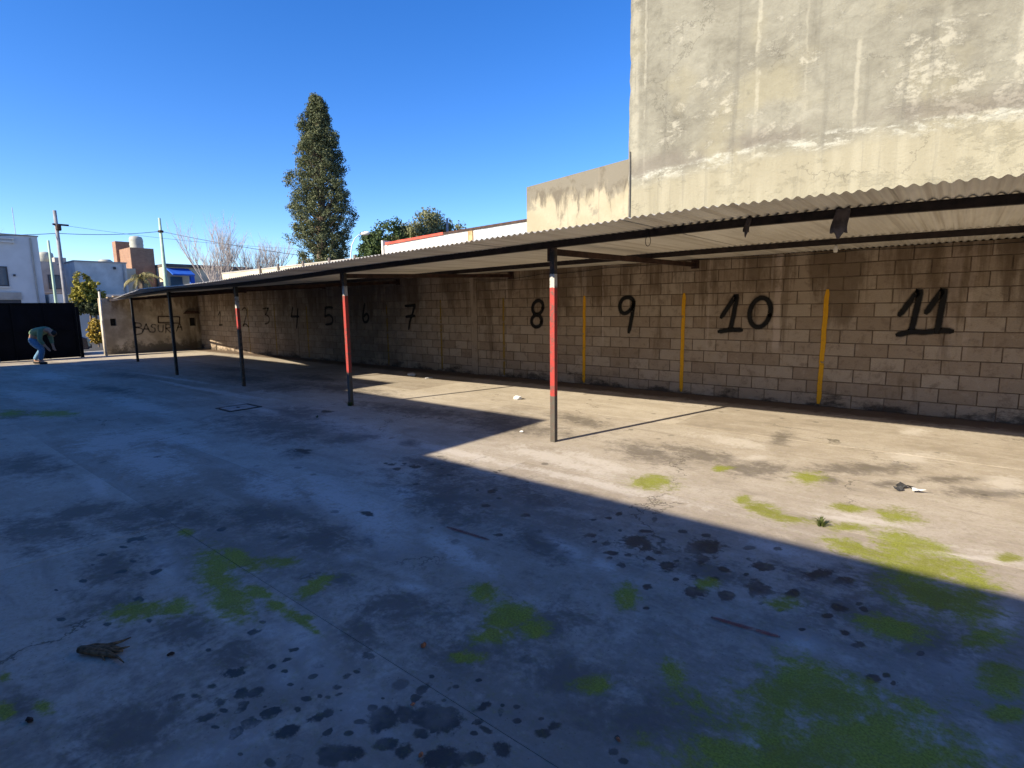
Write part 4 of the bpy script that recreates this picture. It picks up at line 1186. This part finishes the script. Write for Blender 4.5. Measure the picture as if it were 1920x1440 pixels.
# ------------------------------------------------------------------ houses over the street
def window(parent, x, y0, y1, z0, z1):
    w = MB().box(x, x+.05, y0, y1, z0, z0+.06).box(x, x+.05, y0, y1, z1-.06, z1).box(x, x+.05, y0, y0+.06, z0+.06, z1-.06).box(x, x+.05, y1-.06, y1, z0+.06, z1-.06).build('window', M['frame_dark'], parent)
    MB().box(x+.003, x+.02, y0+.06, y1-.06, z0+.06, z1-.06).build('pane', M['glass'], w)
h1 = thing('grey_house', 'pale grey two storey house with flat roof at the left edge', 'house', (-47, 4, 0))
MB().box(-54, -44, -4, 8.1, -.05, 6.2).build('wall', M['grey_render'], h1)
MB().box(-54.05, -43.95, -4.05, 8.15, 6.202, 6.27).build('coping', M['grey_render2'], h1)
window(h1, -43.998, 5.2, 6.52, 3.2, 4.36)
MB().box(-44.0+.002, -43.9, 2.6, 7.0, 2.42, 2.85).build('canopy', M['grey_render2'], h1)
MB().box(-43.996, -43.97, 2.7, 6.95, 0, 2.40).build('garage_door', M['frame_dark'], h1)
MB().box(-43.998, -43.92, 6.75, 6.86, 3.80, 3.92).build('vent', M['frame_dark'], h1)
mb = MB()
for zz in (5.75, 5.95): mb.box(-43.9, -43.84, 4.5, 7.0, zz, zz+.07)
for yy in (5.0, 6.0, 6.95): mb.box(-43.96, -43.901, yy-.03, yy+.03, 5.7, 6.05)
mb.build('railing', M['white_paint'], h1)
MB().box(-43.94, -43.88, 5.15, 6.57, 3.12, 3.195).build('sill', M['white_paint'], h1)
MB().tube([(-43.95, 7.75, 0), (-43.95, 7.75, 6.1)], .05, 6).build('downpipe', M['grey_render2'], h1)
MB().tube([(-46, 7.45, 6.2), (-46, 7.45, 8.1)], .02, 5).build('aerial', M['lamp_metal'], h1)
h2 = thing('brown_house', 'drab brown grey house far between the pale house and the white house', 'house', (-62, 11, 0))
MB().box(-70, -60, 8.5, 14.2, -.05, 5.88).build('wall', M['grey_render2'], h2)
MB().lathe((-63, 12.0, 5.9), [(.55, 0), (.55, .8), (.5, .95), (.1, 1.05)], 14).build('tank', M['tank'], h2, smooth=True)
MB().box(-62.5, -61, 12.2, 13.0, 5.9, 6.35).build('roof_hut', M['grey_render2'], h2)
for yy in (9.3, 11.4):
    window(h2, -59.998, yy, yy+.9, 3.6, 4.8)
mb = MB()
for k in range(7): mb.box(-59.95, -59.9, 8.8+k*.7, 8.84+k*.7, 2.4, 3.3)
mb.box(-59.95, -59.9, 8.7, 13.2, 3.301, 3.36)
mb.build('railing', M['white_paint'], h2)
h3 = thing('white_house', 'white house with a bright sunlit side in front of the brick tower', 'house', (-48, 11.6, 0))
MB().box(-50, -46, 10.2, 13.15, -.05, 4.98).build('wall', M['white_paint'], h3)
MB().box(-50.05, -45.95, 10.15, 13.2, 4.982, 5.06).build('coping', M['grey_render2'], h3)
MB().tube([(-45.95, 12.95, 0), (-45.95, 12.95, 4.9)], .05, 6).build('downpipe', M['grey_render2'], h3)
MB().box(-46+.002, -45.9, 12.35, 12.5, 4.55, 4.72).build('vent', M['frame_dark'], h3)
MB().lathe((-48.5, 12.6, 5.06), [(.45, 0), (.45, .2), (.3, .33)], 14).build('tank', M['tank'], h3, smooth=True)
h3b = thing('low_white_house', 'low white building behind the poles over the gate', 'house', (-43.5, 9, 0))
MB().box(-45.3, -43, 8.3, 12.5, -.05, 2.75).build('wall', M['white_paint'], h3b)
MB().box(-42.998, -42.95, 9.35, 9.9, 0, 2.0).build('door', M['frame_dark'], h3b)
h4 = thing('brick_tower_house', 'brick house with a stepped square tower and water tank on top', 'house', (-53.5, 16, 0))
MB().box(-54.7, -52, 15.25, 16.92, -.05, 6.72).build('tower', M['brick_far'], h4)
MB().box(-55.6, -54.72, 15.05, 16.2, -.05, 7.42).build('tower', M['brick_far'], h4)
MB().lathe((-53.2, 16.1, 6.722), [(.47, 0), (.5, .1), (.47, .2), (.5, .35), (.47, .5), (.5, .65), (.47, .85), (.42, .97), (.2, 1.04)], 18).build('water_tank', M['tank'], h4, smooth=True)
MB().box(-54.7, -51.2, 14.3, 15.24, -.05, 5.0).build('wall', M['cream_render'], h4)
MB().box(-51.95, -51.4, 15.3, 16.6, -.05, 4.2).build('wall', M['brick_far'], h4)
MB().box(-51.39, -51.3, 15.7, 16.2, 2.9, 3.9).build('window', M['glass'], h4)
h5 = thing('blue_awning_house', 'dark roofed house with blue awning and blue pillar', 'house', (-53, 18, 0))
MB().box(-58, -50.2, 17.0, 24, -.05, 5.2).build('wall', M['cream_render'], h5)
MB().box(-58.2, -49.9, 16.95, 24.1, 5.202, 5.42).build('roof', M['dark_roof'], h5)
mb = MB().prism([(-50.2, 5.1), (-48.9, 4.55), (-48.9, 4.45), (-50.2, 5.0)], 'y', 17.1, 18.75)
fixn(mb.build('awning', M['blue_awning'], h5))
MB().box(-49.2, -48.95, 18.4, 18.7, 0, 4.43).build('pillar', M['blue_awning'], h5)
MB().box(-50.198, -50.1, 17.3, 18.2, 3.4, 4.4).build('window', M['glass'], h5)
h6 = thing('terrace_house', 'low pale house with pinkish roof behind the bare trees', 'house', (-50, 25, 0))
MB().box(-56, -48, 21.5, 33, -.05, 4.2).build('wall', M['grey_render'], h6)
mb = MB().prism([(-56.2, 4.2), (-47.8, 4.2), (-52, 5.4)], 'y', 21.4, 33.1)
fixn(mb.build('roof', simple('pink_tiles', (.30, .17, .13), .9, .25, 3), h6))
tag(MB().box(-38.4, -38.2, 7.9, 12, -.05, 1.88).build('garden_wall', M['grey_render']), 'pale blue grey garden wall in shade beyond the gap', 'wall')

# poles, wires, street lamp
def pole(name, label, x, y, h, r0, r1, mat, group=None):
    t = thing(name, label, 'pole', (x, y, 0), group)
    MB().tube([(x, y, 0), (x, y, h)], [r0, r1], 10).build('shaft', mat, t, smooth=True)
    return t
p1 = pole('utility_pole', 'tall grey utility pole rising over the black gate', -36, 7.45, 6.75, .115, .075, M['pole_conc'])
MB().box(-36.06, -35.94, 7.3, 7.95, 6.02, 6.10).build('crossarm', M['rust_steel'], p1)
MB().lathe((-35.9, 7.5, 5.75), [(.10, 0), (.12, .05), (.12, .25), (.08, .3)], 10).build('junction_box', M['rust_steel'], p1)
pole('utility_pole', 'thinner pale green pole just left of the grey pole', -38.6, 7.55, 5.5, .085, .055, M['pole_green'])
p3 = pole('utility_pole', 'pale green pole in front of the blue awning house', -38, 12.85, 7.2, .17, .07, M['pole_green'])
MB().lathe((-38, 12.85, 6.35), [(.15, 0), (.15, .12)], 10).build('clamp', M['rust_steel'], p3)


def wire(name, label, a, b, sag, r=.018, c=None):
    pts = []
    for i in range(15):
        t = i/14; p = Vector(a).lerp(Vector(b), t); p.z -= sag*4*t*(1-t); pts.append(p)
    return tag(MB().tube(pts, r, 5).build(name, M['cable']), label, 'cable')
wire('power_line', 'dark overhead cable between the grey pole and the green pole', (-36, 7.45, 5.62), (-38, 12.85, 6.42), .12, .015)
wire('power_line', 'overhead cable leaving the grey pole towards the left edge', (-36, 7.45, 5.62), (-37, -4, 5.6), .45, .015)
wire('power_line', 'overhead cable descending from the green pole towards the conifer', (-38, 12.85, 6.42), (-29.5, 18.4, 4.6), .12, .014)
wire('power_line', 'thin second overhead wire near the top of the grey pole', (-36, 7.5, 6.06), (-30, 26, 5.7), .5, .007)
sl = thing('street_lamp', 'curved street lamp with pale head beside the conifer', 'street lamp', (-24.7, 17.05, 0))
MB().tube([(-24.7, 17.05, 0), (-24.7, 17.05, 4.3), (-24.66, 17.12, 4.85), (-24.56, 17.25, 5.2), (-24.42, 17.42, 5.40), (-24.32, 17.55, 5.44)], [.05, .03, .026, .022, .02, .02], 8).build('arm', M['lamp_metal'], sl, smooth=True)
mb = MB()
c0, c1 = Vector((-24.36, 17.5, 5.44)), Vector((-24.06, 17.86, 5.50))
mb.tube([c0.lerp(c1, t) for t in (0, .15, .5, .85, 1)], [.03, .075, .105, .085, .02], 10)
mb.build('lamp_head', M['plastic_white'], sl, smooth=True)
tag(MB().tube([(-26.6, 25.9, 0), (-26.6, 25.9, 7.4)], [.11, .07], 8).build('utility_pole', M['pole_conc'], smooth=True), 'grey pole standing among the trees behind the shed', 'pole')

# ------------------------------------------------------------------ car in the gap
def car(x, y):
    """dark hatchback parked along the street, nose towards +y; x,y = centre"""
    t = thing('parked_car', 'dark parked car partly hidden behind the black gate', 'car', (x, y, 0))
    W = .82
    body = [(-1.95, .30), (-1.98, .62), (-1.90, .86), (-1.0, .93), (.75, .92), (1.55, .80), (1.93, .66), (1.97, .35), (1.9, .24), (-1.9, .24)]
    mb = MB()
    n = len(body)
    for xs_, k in ((-W, 0), (-W*1.0, 1), (W*1.0, 1), (W, 0)):
        pass
    secs = [(-W, .96), (-W+.06, 1.0), (W-.06, 1.0), (W, .96)]
    for sx, scl in secs:
        for (py, pz) in body: mb.v.append((x+sx, y+py*scl, .55+(pz-.55)*scl))
    for i in range(3):
        for k in range(n):
            k2 = (k+1) % n
            mb.f.append((i*n+k, i*n+k2, (i+1)*n+k2, (i+1)*n+k))
    mb.f.append(tuple(range(n))); mb.f.append(tuple(3*n+k for k in range(n)))
    fixn(mb.build('body', M['car_paint'], t))
    cab = [(-1.85, .88), (-1.55, 1.36), (-1.0, 1.46), (.05, 1.44), (.85, .92)]
    mb = MB(); n = len(cab)
    for sx, sh in ((-W+.04, 0), (-W+.18, 1), (W-.18, 1), (W-.04, 0)):
        for (py, pz) in cab:
            mb.v.append((x+sx, y+py, pz if sh else .88+(pz-.88)*.15))
    for i in range(3):
        for k in range(n):
            k2 = (k+1) % n
            mb.f.append((i*n+k, i*n+k2, (i+1)*n+k2, (i+1)*n+k))
    fixn(mb.build('cabin', M['car_paint'], t))
    MB().quad((x-W+.2, y+.12, 1.425), (x+W-.2, y+.12, 1.425), (x+W-.12, y+.83, .955), (x-W+.12, y+.83, .955)).build('windscreen', M['glass'], t)
    for sg in (-1, 1):
        xx = x+sg*(W-.055)
        MB().quad((xx, y-1.3, .98), (xx-sg*.115, y-1.2, 1.36), (xx-sg*.115, y-.45, 1.37), (xx, y-.4, .98)).build('side_window', M['glass'], t)
        MB().quad((xx, y-.33, .98), (xx-sg*.115, y-.36, 1.37), (xx-sg*.115, y+.05, 1.35), (xx, y+.6, .98)).build('side_window', M['glass'], t)
        MB().box(x+sg*W*.55-.14, x+sg*W*.55+.14, y+1.86, y+1.945, .56, .68).build('headlight', M['chrome'], t)
        MB().box(x+sg*W*.7-.1, x+sg*W*.7+.1, y-1.97, y-1.90, .62, .85).build('tail_light', M['tail'], t)
        for yy in (-1.2, 1.2):
            w = MB()
            w.v = []; k = 16
            for xo in (-.09, .09):
                for i in range(k): w.v.append((x+sg*(W-.07)+xo, y+yy+.30*cos(2*pi*i/k), .24+.30*sin(2*pi*i/k)))
            for i in range(k): w.f.append((i, (i+1) % k, k+(i+1) % k, k+i))
            w.f.append(tuple(range(k))[::-1]); w.f.append(tuple(range(k, 2*k)))
            wo = w.build('wheel', M['tyre'], t)
            r = MB()
            for i in range(k): r.v.append((x+sg*(W+.024), y+yy+.19*cos(2*pi*i/k), .24+.19*sin(2*pi*i/k)))
            r.f.append(tuple(range(k)))
            r.build('rim', M['chrome'], wo)
    MB().box(x-.7, x+.7, y+1.9, y+2.02, .28, .42).build('bumper', M['frame_dark'], t)
    MB().box(x-.26, x+.26, y+2.022, y+2.032, .36, .46).build('number_plate', M['plastic_white'], t)
    for o in list(t.children): o.location.z -= .055
car(-27.0, 4.05)


# ------------------------------------------------------------------ person bending down by the gate
def skinmesh(name, mat, parent, verts, edges, radii, root=0, sub=2, label=None):
    me = bpy.data.meshes.new(name)
    o3 = Vector(ORG[parent.name])
    me.from_pydata([tuple(Vector(v)-o3) for v in verts], edges, [])
    me.materials.append(mat)
    o = bpy.data.objects.new(name, me); COL.objects.link(o); o.parent = parent
    ORG[o.name] = tuple(o3)
    md = o.modifiers.new('skin', 'SKIN'); md.use_smooth_shade = True
    sv = me.skin_vertices[0].data
    for i, r in enumerate(radii):
        sv[i].radius = (r, r) if not hasattr(r, '__len__') else r
        sv[i].use_root = (i == root)
    s = o.modifiers.new('sub', 'SUBSURF'); s.levels = sub; s.render_levels = sub
    if label: o['label'] = label
    return o


def person(x, y):
    t = thing('person', 'person in green shirt and blue jeans bending down in front of the black gate', 'person', (x, y, 0))
    f = Vector((.70, .71, 0)); s = Vector((.71, -.70, 0))           # facing, and right-hand side
    def P(a, b, z): return Vector((x, y, 0)) + f*a + s*b + Vector((0, 0, z))
    hip = P(-.24, 0, .80); ab = P(-.15, 0, 1.00); chest = P(.05, 0, 1.12); neckb = P(.22, 0, 1.09); neck = P(.29, 0, 1.03); head = P(.35, 0, .96); crown = P(.42, 0, .89)
    V = [hip, ab, chest, neckb, neck, head, crown]; E = [(0,1),(1,2),(2,3),(3,4),(4,5),(5,6)]
    Rr = [.14, .135, .155, .10, .058, .088, .075]
    def add(pt, par, r):
        V.append(pt); Rr.append(r); E.append((par, len(V)-1)); return len(V)-1
    ends = {}
    for sg, kn, an in ((1, P(.08, .13, .47), P(-.02, .13, .09)), (-1, P(-.10, -.12, .46), P(-.36, -.12, .09))):
        hj = add(P(-.24, sg*.10, .74), 0, .105)
        k1 = add(kn, hj, .075); a1 = add(an, k1, .048)
        tt = add(an+f*.17+Vector((0, 0, -.055)), a1, .04)
        sh = add(P(.13, sg*.19, 1.05), 2, .068)
        el = add(P(.12, sg*.25, .77), sh, .05); wr = add(P(.22, sg*.15, .55), el, .034)
        hd = add(P(.25, sg*.12, .48), wr, .036)
        for q, (da, db, dz) in enumerate(((.045, .03, -.07), (.06, .01, -.075), (.06, -.012, -.07), (.05, -.03, -.06))):
            f1 = add(V[hd]+f*da*.6+s*db+Vector((0, 0, dz*.6)), hd, .011)
            add(V[hd]+f*da*.9+s*db+Vector((0, 0, dz)), f1, .008)
        add(V[hd]+f*.01+s*(-sg*.05)+Vector((0, 0, -.03)), hd, .011)
        ends[sg] = (hj, k1, a1, tt, sh, el, wr)
    skinmesh('body', M['skin'], t, V, E, Rr, 0, 1)
    # shirt
    sv = [P(-.23, 0, .87), ab, chest, P(.18, 0, 1.10)]; se = [(0,1),(1,2),(2,3)]; sr = [.165, .168, .185, .12]
    for sg in (1, -1):
        _, _, _, _, sh, el, wr = ends[sg]
        sv.append(V[sh]); se.append((2, len(sv)-1)); sr.append(.088)
        sv.append(V[el]); se.append((len(sv)-2, len(sv)-1)); sr.append(.066)
        sv.append(V[el].lerp(V[wr], .7)); se.append((len(sv)-2, len(sv)-1)); sr.append(.05)
    skinmesh('shirt', M['shirt'], t, sv, se, sr, 0, 2)
    jv = [P(-.19, 0, .90), P(-.235, 0, .80)]; je = [(0, 1)]; jr = [.155, .165]
    for sg in (1, -1):
        hj, k1, a1 = ends[sg][:3]
        jv.append(V[hj].lerp(V[k1], .22)); je.append((1, len(jv)-1)); jr.append(.122)
        jv.append(V[k1]); je.append((len(jv)-2, len(jv)-1)); jr.append(.092)
        jv.append(V[a1]+Vector((0, 0, .03))); je.append((len(jv)-2, len(jv)-1)); jr.append(.07)
    skinmesh('jeans', M['jeans'], t, jv, je, jr, 0, 2)
    for sg in (1, -1):
        a1, tt = ends[sg][2:4]
        skinmesh('shoe', M['shoe'], t, [V[a1]-f*.05+Vector((0, 0, -.035)), V[a1]+f*.07+Vector((0, 0, -.045)), V[tt]+f*.03], [(0,1),(1,2)], [.052, .052, .04], 0, 2)
    hv = [head+Vector((0, 0, .03))-f*.015, head+f*.05+Vector((0, 0, .025)), crown+f*.02]
    skinmesh('hair', M['hair'], t, hv, [(0,1),(1,2)], [.088, .094, .074], 0, 2)
    # face details: ears and nose on the lowered head
    fd = (f*.75+Vector((0, 0, -.66))).normalized(); dn = (f*.2+Vector((0, 0, -1))).normalized()
    return t
person(-22.55, 3.92)

# ------------------------------------------------------------------ small things on the floor
def crumple(name, label, cat, x, y, r, h, mat, seed, flat=1.0, group=None, sub=2):
    rr = random.Random(seed)
    import bmesh
    bm = bmesh.new(); bmesh.ops.create_icosphere(bm, subdivisions=sub, radius=1)
    for v in bm.verts:
        k = 1 + .45*mnoise.noise(v.co*2.2+Vector((seed, 0, 0))) + .22*mnoise.noise(v.co*5+Vector((0, seed, 0)))
        v.co = Vector((v.co.x*r*k, v.co.y*r*k*flat, max(-.2, v.co.z)*h*k))
    lo = min(v.co.z for v in bm.verts)
    for v in bm.verts: v.co.z -= lo
    me = bpy.data.meshes.new(name); bm.to_mesh(me); bm.free(); me.materials.append(mat)
    o = bpy.data.objects.new(name, me); COL.objects.link(o); o.location = (x, y, .003); o.rotation_euler.z = rr.uniform(0, 6)
    return tag(o, label, cat, group)
crumple('crumpled_paper', 'crumpled white paper ball on the sunlit concrete', 'litter', -5.92, 7.35, .07, .06, M['paper'], 1)
crumple('paper_scrap', 'flattened white paper near the foot of the wall', 'litter', -10.15, 8.55, .16, .05, M['paper'], 2, .6)
crumple('paper_scrap', 'thin white scrap right of the flattened paper', 'litter', -9.42, 8.44, .10, .02, M['paper'], 3, .5)
crumple('paper_scrap', 'tiny white scrap beside the red post', 'litter', -4.30, 5.42, .025, .015, M['paper'], 5, .7)
crumple('clay_chip', 'orange clay chip on the shaded concrete', 'debris', -1.88, 1.59, .017, .016, M['chip'], 6, .6)
crumple('clay_chip', 'orange chip among the oil stains nearest the camera', 'debris', -1.40, 1.15, .012, .008, M['chip'], 7, .6)
crumple('clay_chip', 'small orange chip at the edge of the largest oil stain', 'debris', -1.62, 1.30, .010, .007, M['chip'], 8, .6)
crumple('clay_chip', 'reddish chip at the left of the big moss patch', 'debris', -.87, 1.66, .010, .008, M['chip'], 9, .6)
crumple('dark_scrap', 'dark brown scrap in the lower left corner', 'debris', -2.76, .285, .020, .014, M['darkchip'], 10, .5)
crumple('dark_scrap', 'small dark scrap beside the dry husk', 'debris', -2.78, .80, .016, .012, M['darkchip'], 13, .5)
ds = thing('torn_bag', 'torn black and white bag scrap on the sunlit concrete', 'litter', (-.24, 5.68, 0))
def scrap(x, y, r, seed, mat, nm):
    rr = random.Random(seed); mb = MB(); n = 9
    mb.v.append((x, y, .035))
    for i in range(n):
        a = 2*pi*i/n; k = r*rr.uniform(.5, 1.4)
        mb.v.append((x+k*cos(a), y+k*sin(a)*.7, rr.uniform(.004, .05)))
    for i in range(n): mb.f.append((0, 1+i, 1+(i+1) % n))
    o = mb.build(nm, mat, ds)
    s = o.modifiers.new('t', 'SOLIDIFY'); s.thickness = .003
scrap(-.25, 5.70, .07, 4, M['black_scrap'], 'black_piece')
scrap(-.17, 5.63, .05, 6, M['paper'], 'white_piece')
scrap(-.30, 5.60, .04, 9, M['black_scrap'], 'black_piece')
# dry palm husk
mb = MB(); rr = random.Random(31)
hx, hy = -3.05, .62
d = Vector((.62, .52, 0)).normalized(); s = Vector((-d.y, d.x, 0))
for k in range(15):
    a = rr.uniform(-1, 1); L = rr.uniform(.10, .20) if k else .27
    p0 = Vector((hx, hy, .022)) - d*.13 + s*a*.014
    pts = [p0+Vector((0, 0, rr.uniform(-.006, .006)))]; br = rr.uniform(.6, 1.4)
    for i in range(1, 6):
        t = i/5
        pts.append(p0 + d*(.09+L*(t-.3)) * (1 if i > 1 else .7) + s*(a*(.012+.075*t**2.2)+rr.uniform(-.006, .006)) + Vector((0, 0, .004+rr.uniform(-.010, .010)*t-.012*t)))
    mb.tube(pts, [.010*br, .014*br, .012*br, .009, .006, .0025], 6)
tag(mb.build('dry_husk', M['husk'], smooth=True), 'dry brown palm husk lying on the shaded concrete', 'husk')


def tuft(name, label, cat, x, y, n, h, mat, seed):
    rr = random.Random(seed); mb = MB()
    for k in range(n):
        a = rr.uniform(0, 2*pi); r0 = rr.uniform(0, h*.35); L = h*rr.uniform(.4, 1); le = rr.uniform(.2, 1.0)
        b = Vector((x+r0*cos(a), y+r0*sin(a), .0)); o = Vector((cos(a), sin(a), 0)); w = Vector((-sin(a), cos(a), 0))*h*.05
        m = b+o*L*le*.4+Vector((0, 0, L*.7)); e = b+o*L*le+Vector((0, 0, L*.8))
        mb.quad(b-w, b+w, m+w, m-w); mb.quad(m-w, m+w, e+w*.2, e-w*.2)
    return tag(mb.build(name, mat), label, cat)
tuft('weed', 'small dark weed growing from the joint beside the moss in the sun', 'weed', -.67, 4.36, 46, .075, M['weed_leaf'], 3)
tuft('grass_tuft', 'grass tuft round the foot of the second nearest post', 'grass', -7.84, 5.24, 70, .10, M['weed_leaf'], 5)
tuft('weed', 'tiny weed in the slab joint under the carport', 'weed', -7.4, 4.36, 24, .05, M['weed_leaf'], 8)

dc = thing('drain_cover', 'square drain cover set in the concrete near the posts', 'drain cover', (-9.24, 4.03, 0))
mb = MB()
for (xa, xb, ya, yb2) in ((-9.50, -8.98, 3.76, 3.80), (-9.50, -8.98, 4.26, 4.30), (-9.50, -9.46, 3.801, 4.259), (-9.02, -8.98, 3.801, 4.259)):
    mb.box(xa, xb, ya, yb2, -.03, .009)
mb.build('rim', M['dark_steel'], dc)
MB().box(-9.445, -9.035, 3.815, 4.245, -.03, .008).build('lid', M['pavement'], dc)
MB().box(-9.28, -9.20, 4.0, 4.03, .0085, .016).build('handle', M['dark_steel'], dc)
